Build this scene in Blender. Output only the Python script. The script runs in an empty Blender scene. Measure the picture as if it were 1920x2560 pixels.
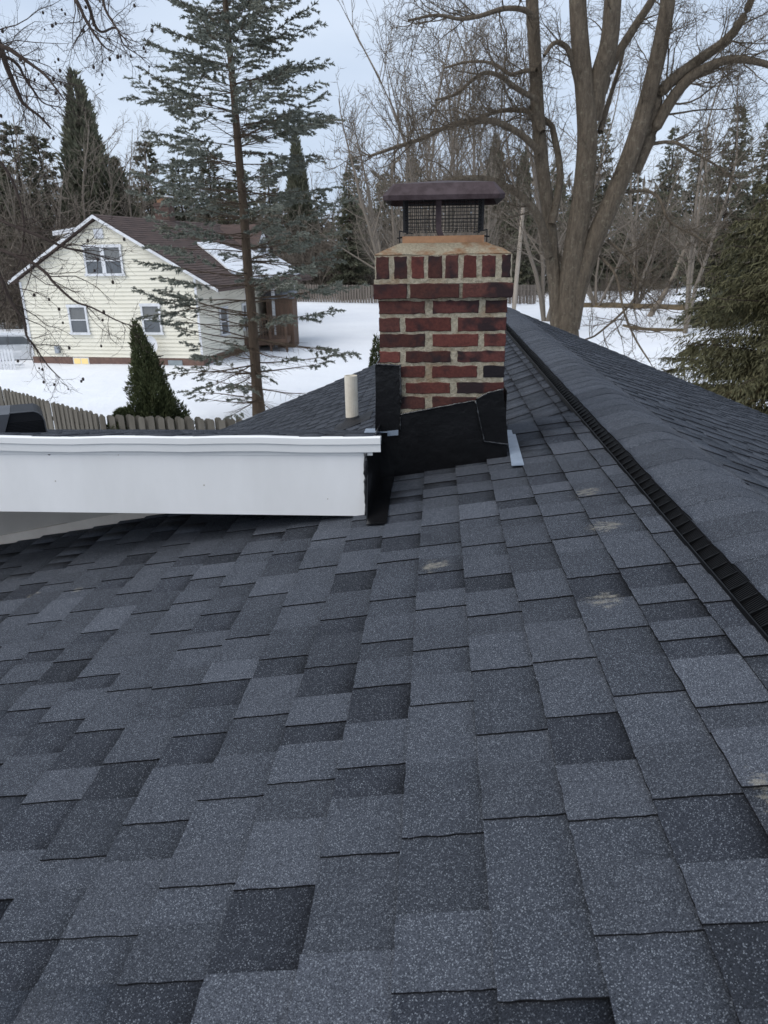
import bpy, math, random
import numpy as np
from mathutils import Matrix, Vector

R_ = math.radians
scene = bpy.context.scene
col = scene.collection

# ------------------------------------------------------------------ camera
EYE = 5.0
PITCH, ROLL, FPX = R_(20.1), R_(-1.0), 1775.0
cam_d = bpy.data.cameras.new('camera')
cam = bpy.data.objects.new('camera', cam_d)
col.objects.link(cam)
cam.location = (0, 0, EYE)
RC = Matrix.Rotation(math.pi / 2 - PITCH, 3, 'X') @ Matrix.Rotation(ROLL, 3, 'Z')
cam.rotation_euler = RC.to_euler()
cam_d.sensor_width = 36
cam_d.lens = FPX / 2560 * 36
cam_d.clip_start = 0.05
cam_d.clip_end = 3000
scene.camera = cam
cam_d.dof.use_dof = True          # a phone lens: the far yard is very slightly soft
cam_d.dof.focus_distance = 2.3
cam_d.dof.aperture_fstop = 10.0

# ------------------------------------------------------------------ sky, sun, exposure
SUN_EL, SUN_AZ = 52.0, 238.0          # azimuth clockwise from +Y: the brightest cloud lies behind the viewer, to the left
world = bpy.data.worlds.new('World')
scene.world = world
world.use_nodes = True
wn = world.node_tree
wn.nodes.clear()
w_out = wn.nodes.new('ShaderNodeOutputWorld')
w_sky = wn.nodes.new('ShaderNodeTexSky')
w_sky.sky_type = 'NISHITA'
w_sky.sun_disc = False
w_sky.sun_elevation = R_(SUN_EL)
w_sky.sun_rotation = R_(SUN_AZ)
w_sky.dust_density = 2.0
w_bg = wn.nodes.new('ShaderNodeBackground')
w_bg.inputs['Strength'].default_value = 0.10
wn.links.new(w_sky.outputs[0], w_bg.inputs[0])
w_tc = wn.nodes.new('ShaderNodeTexCoord')
w_map = wn.nodes.new('ShaderNodeMapping')
w_map.inputs['Scale'].default_value = (1.0, 1.0, 2.6)
wn.links.new(w_tc.outputs['Generated'], w_map.inputs[0])
w_no = wn.nodes.new('ShaderNodeTexNoise')
w_no.inputs['Scale'].default_value = 2.2
w_no.inputs['Detail'].default_value = 5
w_no.inputs['Roughness'].default_value = 0.5
wn.links.new(w_map.outputs[0], w_no.inputs[0])
w_rp = wn.nodes.new('ShaderNodeValToRGB')
w_rp.color_ramp.elements[0].position = 0.32
w_rp.color_ramp.elements[0].color = (0.40, 0.485, 0.62, 1)
w_rp.color_ramp.elements[1].position = 0.70
w_rp.color_ramp.elements[1].color = (0.58, 0.655, 0.765, 1)
wn.links.new(w_no.outputs[0], w_rp.inputs[0])
w_cl = wn.nodes.new('ShaderNodeBackground')     # the closed cloud deck
w_cl.inputs['Strength'].default_value = 1.0
wn.links.new(w_rp.outputs[0], w_cl.inputs[0])
w_mx = wn.nodes.new('ShaderNodeMixShader')
w_mx.inputs[0].default_value = 0.9
wn.links.new(w_bg.outputs[0], w_mx.inputs[1])
wn.links.new(w_cl.outputs[0], w_mx.inputs[2])
wn.links.new(w_mx.outputs[0], w_out.inputs[0])

sun_d = bpy.data.lights.new('sun', 'SUN')
sun_d.energy = 1.5
sun_d.angle = R_(60)
sun_d.color = (1.0, 0.95, 0.88)
sun = bpy.data.objects.new('sun', sun_d)
col.objects.link(sun)
_a, _e = R_(SUN_AZ), R_(SUN_EL)
sun.rotation_euler = Vector((math.sin(_a) * math.cos(_e), math.cos(_a) * math.cos(_e), math.sin(_e))).to_track_quat('Z', 'Y').to_euler()
sun.location = (0, 0, 30)

scene.view_settings.view_transform = 'Standard'
scene.view_settings.look = 'None'
scene.view_settings.exposure = 0.46
scene.view_settings.gamma = 1.0
scene.view_settings.use_curve_mapping = False

# ------------------------------------------------------------------ helpers
def at(x, y, Y):
    """point at distance Y (world y) along the sight line of a photograph pixel"""
    d = RC @ Vector(((x - 960) / FPX, (1280 - y) / FPX, -1.0))
    k = Y / d.y
    return Vector((d.x * k, Y, EYE + d.z * k))

def gpos(x, Y):
    p = at(x, 660, Y)
    return Vector((p.x, Y, 0.0))

def empty(name, loc=(0, 0, 0), rz=0.0, parent=None):
    o = bpy.data.objects.new(name, None)
    o.location = loc
    o.rotation_euler = (0, 0, rz)
    o.empty_display_size = 0.2
    col.objects.link(o)
    if parent: o.parent = parent
    return o

def tag(o, label=None, cat=None, group=None, kind=None):
    if label: o['label'] = label
    if cat: o['category'] = cat
    if group: o['group'] = group
    if kind: o['kind'] = kind
    return o

def link(name, mesh, parent=None):
    o = bpy.data.objects.new(name, mesh)
    col.objects.link(o)
    if parent: o.parent = parent
    return o

def copy_tree(o, parent=None):
    c = o.copy()
    col.objects.link(c)
    if parent: c.parent = parent
    for ch in list(o.children): copy_tree(ch, c)
    return c

class MB:
    """collects faces, builds ONE mesh object"""
    def __init__(s): s.v, s.f, s.m = [], [], []
    def poly(s, pts, mi=0):
        n = len(s.v); s.v += [tuple(p) for p in pts]
        s.f.append(tuple(range(n, n + len(pts)))); s.m.append(mi)
    def box(s, a, b, mi=0):
        x0, y0, z0 = a; x1, y1, z1 = b
        n = len(s.v)
        s.v += [(x0,y0,z0),(x1,y0,z0),(x1,y1,z0),(x0,y1,z0),(x0,y0,z1),(x1,y0,z1),(x1,y1,z1),(x0,y1,z1)]
        for q in ((0,3,2,1),(4,5,6,7),(0,1,5,4),(1,2,6,5),(2,3,7,6),(3,0,4,7)):
            s.f.append(tuple(n + i for i in q)); s.m.append(mi)
        return s
    def prism(s, poly, d, mi=0):
        """polygon (3d points) pushed along vector d"""
        n = len(s.v); k = len(poly); d = Vector(d)
        s.v += [tuple(p) for p in poly] + [tuple(Vector(p) + d) for p in poly]
        s.f.append(tuple(range(n, n + k))); s.m.append(mi)
        s.f.append(tuple(range(n + 2 * k - 1, n + k - 1, -1))); s.m.append(mi)
        for i in range(k):
            j = (i + 1) % k
            s.f.append((n + j, n + i, n + k + i, n + k + j)); s.m.append(mi)
        return s
    def tube(s, pts, rad, n=6, mi=0, caps=True):
        pts = [Vector(p) for p in pts]
        if not hasattr(rad, '__len__'): rad = [rad] * len(pts)
        b = len(s.v)
        for i, p in enumerate(pts):
            t = (pts[min(i + 1, len(pts) - 1)] - pts[max(i - 1, 0)]).normalized()
            u = t.cross(Vector((0, 0, 1)) if abs(t.z) < .9 else Vector((1, 0, 0))).normalized()
            w = t.cross(u)
            for k in range(n):
                a = 2 * math.pi * k / n
                s.v.append(tuple(p + (u * math.cos(a) + w * math.sin(a)) * rad[i]))
        for i in range(len(pts) - 1):
            for k in range(n):
                k2 = (k + 1) % n
                s.f.append((b+i*n+k, b+i*n+k2, b+(i+1)*n+k2, b+(i+1)*n+k)); s.m.append(mi)
        if caps:
            s.f.append(tuple(b + k for k in range(n - 1, -1, -1))); s.m.append(mi)
            s.f.append(tuple(b + (len(pts) - 1) * n + k for k in range(n))); s.m.append(mi)
        return s
    def mesh(s, name, mats, smooth=False):
        me = bpy.data.meshes.new(name)
        me.from_pydata(s.v, [], s.f)
        for m in (mats if isinstance(mats, (list, tuple)) else [mats]): me.materials.append(m)
        me.polygons.foreach_set('material_index', s.m)
        if smooth: me.polygons.foreach_set('use_smooth', [True] * len(s.f))
        me.update()
        return me
    def build(s, name, mats, parent=None, smooth=False):
        return link(name, s.mesh(name, mats, smooth), parent)

def np_mesh(name, V, Q, T, mats, smooth=False, mi=None):
    """fast mesh from numpy: vertices, quads and triangles"""
    me = bpy.data.meshes.new(name)
    V = np.asarray(V, np.float32).reshape(-1, 3)
    Q = np.asarray(Q, np.int32).reshape(-1, 4); T = np.asarray(T, np.int32).reshape(-1, 3)
    me.vertices.add(len(V)); me.vertices.foreach_set('co', V.ravel())
    nl = Q.size + T.size
    me.loops.add(nl); me.loops.foreach_set('vertex_index', np.concatenate([Q.ravel(), T.ravel()]))
    npoly = len(Q) + len(T)
    me.polygons.add(npoly)
    st = np.concatenate([np.arange(len(Q)) * 4, Q.size + np.arange(len(T)) * 3]).astype(np.int32)
    me.polygons.foreach_set('loop_start', st)
    me.polygons.foreach_set('loop_total', np.concatenate([np.full(len(Q), 4), np.full(len(T), 3)]).astype(np.int32))
    if smooth: me.polygons.foreach_set('use_smooth', np.ones(npoly, bool))
    for m in (mats if isinstance(mats, (list, tuple)) else [mats]): me.materials.append(m)
    if mi is not None: me.polygons.foreach_set('material_index', np.asarray(mi, np.int32))
    me.update(calc_edges=True)
    return me

# ------------------------------------------------------------------ materials
def nd(nt, t, **kw):
    n = nt.nodes.new(t)
    for k, v in kw.items():
        if k in n.inputs.keys(): n.inputs[k].default_value = v
        else: setattr(n, k, v)
    return n

def ramp(nt, src, stops):
    r = nt.nodes.new('ShaderNodeValToRGB')
    e = r.color_ramp.elements
    while len(e) > len(stops): e.remove(e[-1])
    while len(e) < len(stops): e.new(0.5)
    for q, (p, c) in zip(e, stops):
        q.position = p
        q.color = (c, c, c, 1) if not hasattr(c, '__len__') else (*c[:3], 1)
    nt.links.new(src, r.inputs[0])
    return r.outputs[0]

def mixc(nt, fac, a, b, mode='MIX'):
    m = nt.nodes.new('ShaderNodeMix'); m.data_type = 'RGBA'; m.blend_type = mode
    for s, v in ((m.inputs[0], fac), (m.inputs[6], a), (m.inputs[7], b)):
        if isinstance(v, (int, float)): s.default_value = v
        elif hasattr(v, '__len__'): s.default_value = (*v[:3], 1)
        else: nt.links.new(v, s)
    return m.outputs[2]

def new_mat(name, rough=.8, spec=.3, metal=0.0):
    m = bpy.data.materials.new(name); m.use_nodes = True
    nt = m.node_tree
    b = nt.nodes['Principled BSDF']
    b.inputs['Roughness'].default_value = rough
    b.inputs['Specular IOR Level'].default_value = spec
    b.inputs['Metallic'].default_value = metal
    return m, nt, b

def pos(nt, scale=(1, 1, 1), coord='Position'):
    if coord == 'Position': o = nt.nodes.new('ShaderNodeNewGeometry').outputs['Position']
    else: o = nt.nodes.new('ShaderNodeTexCoord').outputs[coord]
    mp = nt.nodes.new('ShaderNodeMapping'); mp.inputs['Scale'].default_value = scale
    nt.links.new(o, mp.inputs[0])
    return mp.outputs[0]

def noise(nt, vec, scale, detail=5, rough=.6):
    n = nd(nt, 'ShaderNodeTexNoise', Scale=scale, Detail=detail, Roughness=rough)
    nt.links.new(vec, n.inputs['Vector'])
    return n.outputs[0]

def bump(nt, b, h, dist, strength=1.0):
    n = nd(nt, 'ShaderNodeBump', Strength=strength, Distance=dist)
    nt.links.new(h, n.inputs['Height']); nt.links.new(n.outputs[0], b.inputs['Normal'])

def M(name, c1, c2=None, scale=4, lo=.35, hi=.65, rough=.8, spec=.3, metal=0, stretch=(1, 1, 1), bdist=0, bscale=None, rnd=0, detail=5):
    m, nt, b = new_mat(name, rough, spec, metal)
    p = pos(nt, stretch)
    n = noise(nt, p, scale, detail)
    c = ramp(nt, n, [(lo, c1), (hi, c2 if c2 else tuple(x * .8 for x in c1))])
    if rnd:
        oi = nt.nodes.new('ShaderNodeObjectInfo')
        g = ramp(nt, oi.outputs['Random'], [(0, 1 - rnd), (1, 1.0)])
        c = mixc(nt, 1.0, c, g, 'MULTIPLY')
    nt.links.new(c, b.inputs['Base Color'])
    if bdist: bump(nt, b, noise(nt, p, bscale or scale * 4, 4), bdist)
    return m

def shingle_mat(name, lite, dark, speck, shade):
    """granule-surfaced asphalt: dark and pale grains, printed shadow band towards the headlap"""
    m, nt, b = new_mat(name, .92, .18)
    p = pos(nt)
    vo = nd(nt, 'ShaderNodeTexVoronoi', Scale=860.0); nt.links.new(p, vo.inputs['Vector'])
    sep = nt.nodes.new('ShaderNodeSeparateColor'); nt.links.new(vo.outputs['Color'], sep.inputs[0])
    big = noise(nt, p, 14, 4, .6)
    add = nd(nt, 'ShaderNodeMath', operation='MULTIPLY_ADD'); nt.links.new(big, add.inputs[0]); add.inputs[1].default_value = .5
    nt.links.new(sep.outputs[0], add.inputs[2])
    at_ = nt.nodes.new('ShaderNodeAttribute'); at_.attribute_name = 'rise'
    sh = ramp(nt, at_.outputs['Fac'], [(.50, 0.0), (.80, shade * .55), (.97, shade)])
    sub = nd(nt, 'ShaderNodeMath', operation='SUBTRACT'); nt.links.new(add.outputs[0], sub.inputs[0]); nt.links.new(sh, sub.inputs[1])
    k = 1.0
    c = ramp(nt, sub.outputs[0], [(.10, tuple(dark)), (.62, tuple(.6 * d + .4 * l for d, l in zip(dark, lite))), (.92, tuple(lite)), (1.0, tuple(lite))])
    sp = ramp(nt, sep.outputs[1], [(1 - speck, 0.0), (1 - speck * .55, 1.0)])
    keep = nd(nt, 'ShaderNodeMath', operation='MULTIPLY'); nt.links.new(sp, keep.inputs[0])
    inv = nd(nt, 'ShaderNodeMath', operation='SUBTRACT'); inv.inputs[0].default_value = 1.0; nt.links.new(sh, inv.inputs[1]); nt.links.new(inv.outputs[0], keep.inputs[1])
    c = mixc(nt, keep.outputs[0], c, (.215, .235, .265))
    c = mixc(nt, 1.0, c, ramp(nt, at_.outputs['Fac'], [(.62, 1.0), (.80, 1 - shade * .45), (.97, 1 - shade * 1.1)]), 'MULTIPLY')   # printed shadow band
    oi = nt.nodes.new('ShaderNodeObjectInfo')
    g = ramp(nt, oi.outputs['Random'], [(0, .84), (1, 1.14)])
    c = mixc(nt, 1.0, c, g, 'MULTIPLY')
    # dried adhesive and boot scuffs
    sc = None
    for (x, y, z, rx_, ry_) in SCUFFS:
        d = nd(nt, 'ShaderNodeVectorMath', operation='SUBTRACT'); nt.links.new(p, d.inputs[0]); d.inputs[1].default_value = (x, y, z)
        s2 = nd(nt, 'ShaderNodeVectorMath', operation='MULTIPLY'); nt.links.new(d.outputs[0], s2.inputs[0]); s2.inputs[1].default_value = (1 / rx_, 1 / ry_, 0)
        l = nd(nt, 'ShaderNodeVectorMath', operation='LENGTH'); nt.links.new(s2.outputs[0], l.inputs[0])
        r = ramp(nt, l.outputs['Value'], [(.35, 1.0), (1.0, 0.0)])
        if sc is None: sc = r
        else:
            mx = nd(nt, 'ShaderNodeMath', operation='MAXIMUM'); nt.links.new(sc, mx.inputs[0]); nt.links.new(r, mx.inputs[1]); sc = mx.outputs[0]
    sn0 = noise(nt, pos(nt, (1, 2.6, 1)), 26, 6, .75)
    snm = nd(nt, 'ShaderNodeMath', operation='MULTIPLY_ADD'); nt.links.new(sn0, snm.inputs[0]); snm.inputs[1].default_value = 2.4; snm.inputs[2].default_value = -.7; sn = snm.outputs[0]
    ad = nd(nt, 'ShaderNodeMath', operation='MULTIPLY_ADD'); nt.links.new(sc, ad.inputs[0]); ad.inputs[1].default_value = .60; nt.links.new(sn, ad.inputs[2])
    gr = nd(nt, 'ShaderNodeMath', operation='MULTIPLY_ADD'); nt.links.new(sep.outputs[0], gr.inputs[0]); gr.inputs[1].default_value = .25; nt.links.new(ad.outputs[0], gr.inputs[2])
    hf = nd(nt, 'ShaderNodeMath', operation='MULTIPLY'); nt.links.new(gr.outputs[0], hf.inputs[0]); hf.inputs[1].default_value = .5
    mk = ramp(nt, hf.outputs[0], [(.555, 0.0), (.72, .5)])
    c = mixc(nt, mk, c, (.33, .305, .25))
    nt.links.new(c, b.inputs['Base Color'])
    bump(nt, b, sep.outputs[2], .0012, .6)
    return m
# ------------------------------------------------------------------ the house under the viewer's feet
PSI = R_(4.5)
S1, Z1 = 0.20, 4.13            # low-slope near roof: z = Z1 + S1 * v
S2, VR, ZR = 0.408, 0.87, 4.32  # main roof: ridge at v = VR
W_JOIN, W_END, W_BACK = 3.40, 9.2, -3.0
EXP = 0.128
SCUFFS = [(0.145,1.884,4.129,.07,.06),(0.518,1.504,4.21,.08,.07),
          (0.675,2.224,4.23,.08,.07),(0.645,1.93,4.23,.09,.08),(0.56,0.849,4.22,.03,.07),(-1.284,2.343,3.84,.05,.03),
          (-1.1,2.3,3.875,.03,.04)]
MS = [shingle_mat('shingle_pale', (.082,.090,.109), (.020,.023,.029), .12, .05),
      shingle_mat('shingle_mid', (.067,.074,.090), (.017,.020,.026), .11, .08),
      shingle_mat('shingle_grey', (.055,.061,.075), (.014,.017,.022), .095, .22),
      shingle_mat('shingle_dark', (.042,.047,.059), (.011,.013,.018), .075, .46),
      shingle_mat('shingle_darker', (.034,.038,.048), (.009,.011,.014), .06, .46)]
m_cut = M('cut_asphalt_edge', (.008,.008,.009), (.014,.014,.016), 60, rough=.95, spec=.1)
m_deck = M('roof_felt', (.02,.022,.026), rough=.95)
m_white = M('white_painted_metal', (.80,.80,.79), (.75,.75,.74), 2.5, rough=.45, spec=.4)
m_fascia = M('white_fascia_wrap', (.84,.835,.83), (.76,.755,.745), 3.5, stretch=(1, 1, .35), rough=.5, spec=.35, bdist=.0008, bscale=30)
m_beige = M('beige_siding', (.50,.46,.41), (.45,.41,.365), 6, rough=.7)
m_cream_trim = M('cream_trim', (.80,.72,.63), (.70,.62,.54), 8, rough=.6)
m_blackmetal = M('black_coated_metal', (.0045,.0045,.005), (.008,.008,.009), 9, rough=.27, spec=.34, bdist=.006, bscale=7)
m_sealant = M('black_sealant', (.006,.006,.007), (.012,.012,.013), 40, rough=.12, spec=.8, bdist=.002, bscale=90)
m_plastic = M('black_vent_plastic', (.0025,.0026,.003), (.0045,.0045,.005), 30, rough=.5, spec=.2)
m_bluegrey = M('scratched_grey_flashing', (.25,.30,.37), (.18,.22,.28), 18, rough=.35, spec=.5)

house = empty('house', (0, 0, 0), -PSI)
tag(house, 'house with charcoal shingle roof, black ridge vent and white fascia around the brick chimney', 'house')
HM = Matrix.Rotation(-PSI, 3, 'Z')

rng = random.Random(11)
TH_R, TH_D, LIFT = .0060, .0026, .0082
E_SL = EXP * math.sqrt(1 + S1 * S1)

def piece_variant(raised, seed):
    r = random.Random(seed)
    th = TH_R if raised else TH_D
    e = E_SL + .022
    lift = lambda x: LIFT * (1 - x / e)
    pts = []
    nb, nn = 8, 12
    for i in range(nn):                 # near cut edge (y = 0)
        x = e * i / (nn - 1)
        j = r.uniform(-.0012, .0012) / .14 if 0 < i < nn - 1 else 0
        pts.append((x, j + .012 * (.5 - i / nn) * r.choice((.2, .6)), lift(x) + th))
    pts.append((e, 1.02, lift(e) + th))
    for i in range(nb):                 # butt edge (x = 0), running back
        y = 1.02 * (1 - i / (nb - 1))
        j = r.uniform(-.0014, .0014) if 0 < i < nb - 1 else 0
        if i < nb - 1: pts.append((j, y, lift(0) + th))
    n = len(pts)
    bot = [(x, y, z - th - (.0015 if x > 0.02 else .0)) for x, y, z in pts]
    verts = pts + bot
    faces = [tuple(range(n))] + [(i, i + n, (i + 1) % n + n, (i + 1) % n) for i in range(n)]
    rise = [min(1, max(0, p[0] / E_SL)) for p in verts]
    return verts, faces, rise

var_meshes = {}
for raised in (True, False):
    for k in range(6):
        vt, fc, rs = piece_variant(raised, 50 + k + 10 * raised)
        for t, mt in enumerate(MS):
            if raised and t > 2 or (not raised and t < 1): continue
            me = bpy.data.meshes.new('shingle')
            me.from_pydata(vt, [], fc)
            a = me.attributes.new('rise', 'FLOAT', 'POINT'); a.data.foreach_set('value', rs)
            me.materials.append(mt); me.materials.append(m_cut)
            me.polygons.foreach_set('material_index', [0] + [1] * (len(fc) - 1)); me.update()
            var_meshes[(raised, k, t)] = me

TRACED = {0: [(.622,1),(.731,0),(.871,1),(1.039,0),(1.218,1)], 1: [(.601,1),(.717,0),(.891,1),(1.012,0),(1.099,1)],
          2: [(.675,1),(.785,0),(.868,1),(.988,0),(1.122,1)], 3: [(.677,1),(.768,0),(.892,1),(1.014,0),(1.16,1)],
          -1: [(.683,0),(.852,1),(.974,0),(1.055,1)], -2: [(.667,0),(.805,1),(.94,0),(1.037,1)]}
def lay_course(w0, w1, r, traced=None):
    """cut marks along one course -> [(start, end, raised, tone)]"""
    marks = []
    if traced:
        w = traced[0][0]; up = 1 - traced[0][1]
        back = []
        while w > w0 - .2:
            L = r.uniform(.10, .17); w -= L; back.append((w, up)); up = 1 - up
        marks = back[::-1] + list(traced)
        w, up = traced[-1]
        w += r.uniform(.1, .16); up = 1 - up
    else:
        w, up = w0 - r.uniform(0, .2), r.randint(0, 1)
    while w < w1 + .2:
        marks.append((w, up))
        w += r.uniform(.075, .165) if up else r.uniform(.06, .14)
        up = 1 - up if r.random() < .97 else up
    out = []
    for (a, u), (b, _) in zip(marks, marks[1:]):
        a2, b2 = max(a, w0), min(b, w1)
        if b2 - a2 < .012: continue
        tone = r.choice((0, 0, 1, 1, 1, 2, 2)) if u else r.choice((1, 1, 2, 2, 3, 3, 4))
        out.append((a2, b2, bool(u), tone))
    return out

def field(name, courses, org, ux, un, parent, e=EXP):
    """many shingles as one mesh. courses: [(distance up the slope, pieces)]; org + ux*s + (0,w,0), un = normal"""
    org, ux, un = np.array(org, float), np.array(ux, float), np.array(un, float)
    rows, mi = [], []
    for s0, pcs in courses:
        for a, b, u, t in pcs:
            rows.append((s0, a, b, TH_R if u else TH_D)); mi += [t] + [5] * 4
    A = np.array(rows)
    n = len(A); ee = e + .02
    V = np.zeros((n, 8, 3)); RS = np.zeros((n, 8))
    for c, (dx, wi) in enumerate(((0, 1), (ee, 1), (ee, 2), (0, 2))):
        base = org + (A[:, :1] + dx) * ux + A[:, wi:wi + 1] * np.array([0, 1., 0])
        lift = LIFT * (1 - dx / ee)
        V[:, c] = base + un * (lift + A[:, 3:4])
        V[:, c + 4] = base + un * (lift - .001)
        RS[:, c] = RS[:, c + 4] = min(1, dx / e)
    q = np.array([[0, 1, 2, 3], [0, 4, 5, 1], [1, 5, 6, 2], [2, 6, 7, 3], [3, 7, 4, 0]])
    Q = (np.arange(n)[:, None, None] * 8 + q[None]).reshape(-1, 4)
    me = np_mesh(name, V, Q, [], MS + [m_cut], mi=mi)
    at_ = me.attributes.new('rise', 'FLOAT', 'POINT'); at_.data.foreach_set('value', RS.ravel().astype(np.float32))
    return tag(link(name, me, parent), kind='stuff')

# --- near low slope
near_z = lambda v: Z1 + S1 * v
mb = MB()
V_EAVE = -3.6
mb.prism([(V_EAVE, W_BACK, near_z(V_EAVE) - .004), (.72, W_BACK, near_z(.72) - .004), (.72, W_JOIN, near_z(.72) - .004), (V_EAVE, W_JOIN, near_z(V_EAVE) - .004)], (0, 0, -.05))
near_slope = mb.build('roof_slope', m_deck, house)
tag(near_slope, 'low near roof slope of dark grey shingles')
ang = math.atan(S1)
CH_V0, CH_V1, CH_W0, CH_W1 = -.234, .265, 2.87, 3.367
cand, rest = [], []
for k in range(-29, 6):
    v0 = .080 + EXP * (k - 1)
    if v0 > .60: break
    w1 = W_JOIN if v0 > -.30 else 2.985
    for (a, b, u, t) in lay_course(W_BACK + .3, w1, rng, TRACED.get(k)):
        if v0 > CH_V0 - .02 and v0 + EXP < CH_V1 + .02 and a > CH_W0 - .02: continue
        c = HM @ Vector((v0 + EXP / 2, (a + b) / 2, near_z(v0 + EXP / 2)))
        q = RC.transposed() @ (c - Vector((0, 0, EYE)))
        vis = q.z < -.2 and abs(q.x / -q.z * FPX) < 990 and -1330 < q.y / -q.z * FPX < 1280
        if vis: cand.append(((b - a) / (-q.z) ** 3, v0, a, b, u, t))
        else: rest.append((v0, a, b, u, t))
cand.sort(reverse=True)
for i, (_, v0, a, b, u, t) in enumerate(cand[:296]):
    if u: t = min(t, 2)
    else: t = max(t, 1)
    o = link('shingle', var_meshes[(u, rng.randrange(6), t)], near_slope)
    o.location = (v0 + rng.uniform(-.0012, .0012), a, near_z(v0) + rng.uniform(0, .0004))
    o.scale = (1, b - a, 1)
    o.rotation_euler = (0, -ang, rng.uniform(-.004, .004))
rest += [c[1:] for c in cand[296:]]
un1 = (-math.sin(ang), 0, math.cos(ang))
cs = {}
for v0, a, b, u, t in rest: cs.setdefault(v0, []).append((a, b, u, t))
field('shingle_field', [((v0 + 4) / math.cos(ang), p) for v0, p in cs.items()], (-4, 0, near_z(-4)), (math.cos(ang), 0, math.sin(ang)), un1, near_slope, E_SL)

# --- main roof, far left slope and right slope
a2 = math.atan(S2)
E2 = .132
def main_slope(side, wa, wb, vend, label, seed):
    r = random.Random(seed)
    mb = MB()
    zf = lambda v: ZR - S2 * abs(v - VR)
    q = [(VR, wa, ZR - .004), (VR, wb, ZR - .004), (vend, wb, zf(vend) - .004), (vend, wa, zf(vend) - .004)]
    if side < 0: q = q[::-1]
    mb.prism(q[::-1], (0, 0, -.06))
    o = mb.build('roof_slope', m_deck, house); tag(o, label)
    n = int(abs(vend - VR) / math.cos(a2) / E2)
    ux = (-side * math.cos(a2), 0, math.sin(a2)); un = (side * math.sin(a2), 0, math.cos(a2))
    org = np.array((VR, 0, ZR)) - np.array(ux) * n * E2
    field('shingle_field', [(i * E2, lay_course(wa, wb, r)) for i in range(n)], org, ux, un, o, E2)
    return o
far_left = main_slope(-1, 3.25, W_END, -4.2, 'steeper far roof slope behind the chimney', 3)
right_slope = main_slope(1, W_BACK, W_END, 5.6, 'right roof slope beyond the ridge', 4)

# --- rake trim on the far gable
for s, ve in ((-1, -4.2), (1, 5.6)):
    zf = lambda v: ZR - S2 * abs(v - VR)
    MB().prism([(VR, W_END, ZR + .004), (ve, W_END, zf(ve) + .004), (ve, W_END, zf(ve) - .16), (VR, W_END, ZR - .16)], (0, .03, 0)).build('rake_board', m_white, house)

# --- walls below the roof
def gable_wall(name, w0, w1, zl, vl):
    p = [(vl, w0, 0), (5.1, w0, 0), (5.1, w0, ZR - S2 * (5.1 - VR) - .12), (VR, w0, ZR - .14), (vl, w0, zl - .12)]
    return MB().prism(p, (0, w1 - w0, 0)).build(name, m_beige, house)
gable_wall('house_wall', 3.45, W_END - .25, ZR - S2 * (VR + 3.7), -3.7)
gable_wall('house_wall', W_BACK + .25, 3.44, near_z(-3.2), -3.2)

# --- ridge vent and ridge caps
VL = .648
rvent = empty('ridge_vent', (0, 0, 0), 0, house)
zb = near_z(VL)
MB().box((VL, W_BACK, zb - .002), (VL + .0035, W_END - .05, zb + .021)).build('front_lip', m_plastic, rvent)
MB().box((VL + .0036, W_BACK, zb - .002), (VL + .0404, W_END - .05, zb + .004)).build('vent_floor', m_plastic, rvent)
MB().box((VL + .0405, W_BACK, zb - .002), (VL + .052, W_END - .05, zb + .043)).build('vent_core', m_plastic, rvent)
mb = MB()
w = -1.0
while w < W_END - .1:
    step = .0065 if w < 3.6 else .013
    mb.prism([(VL + .008, w, zb + .004), (VL + .010, w, zb + .016), (VL + .0404, w, zb + .041), (VL + .0404, w, zb + .004)], (0, step * .5, 0))
    w += step
tag(mb.build('vent_rib', m_plastic, rvent), kind='stuff')
mb = MB()
w = -1.0
while w < W_END - .1:
    mb.prism([(VL + .0036, w, zb + .004), (VL + .0036, w, zb + .0215), (VL + .0403, w, zb + .0428), (VL + .0403, w, zb + .004)], (0, .003, 0))
    w += .055
tag(mb.build('vent_baffle', m_plastic, rvent), kind='stuff')
prof = [(.688, 4.3040), (.712, 4.3115), (.745, 4.3215), (.785, 4.3325), (.818, 4.3395), (.850, 4.3405), (.884, 4.3325), (.925, 4.3160), (.966, 4.2995)]
cap_me = []
for k in range(5):
    r = random.Random(k + 70)
    vt, rs, fc = [], [], []
    ys = [-.002, .0, .06, .16]
    for j, y in enumerate(ys):
        for i, (pv, pz) in enumerate(prof):
            lift = .0030 * (1 - max(0, y) / .17) - (.0026 if j == 0 else 0)
            jy = r.uniform(-.0015, .0015) if j < 2 else 0
            je = r.uniform(-.0025, .0025) if i in (0, len(prof) - 1) else 0
            vt.append((pv + je, y + jy, pz + lift)); rs.append(0.0)
    n = len(prof)
    for j in range(len(ys) - 1):
        for i in range(n - 1):
            fc.append((j*n+i, j*n+i+1, (j+1)*n+i+1, (j+1)*n+i))
    top = len(vt)
    for i in (0, n - 1):                       # side hems
        base = len(vt)
        for j in range(1, len(ys)):
            x, y, z = vt[j * n + i]; vt.append((x, y, z - .005)); rs.append(0.0)
        for j in range(1, len(ys) - 1):
            q = (j*n+i, (j+1)*n+i, base + j, base + j - 1)
            fc.append(q if i == n - 1 else q[::-1])
    me = bpy.data.meshes.new('ridge_cap_shingle')
    me.from_pydata(vt, [], fc)
    me.attributes.new('rise', 'FLOAT', 'POINT').data.foreach_set('value', rs)
    me.materials.append(MS[1]); me.materials.append(m_cut)
    me.polygons.foreach_set('material_index', [1 if j >= (len(ys) - 1) * (n - 1) else 0 for j in range(len(fc))])
    me.polygons.foreach_set('use_smooth', [j >= n - 1 and j < (len(ys) - 1) * (n - 1) for j in range(len(fc))])
    me.update(); cap_me.append(me)
w, i = -1.0, 0
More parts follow.
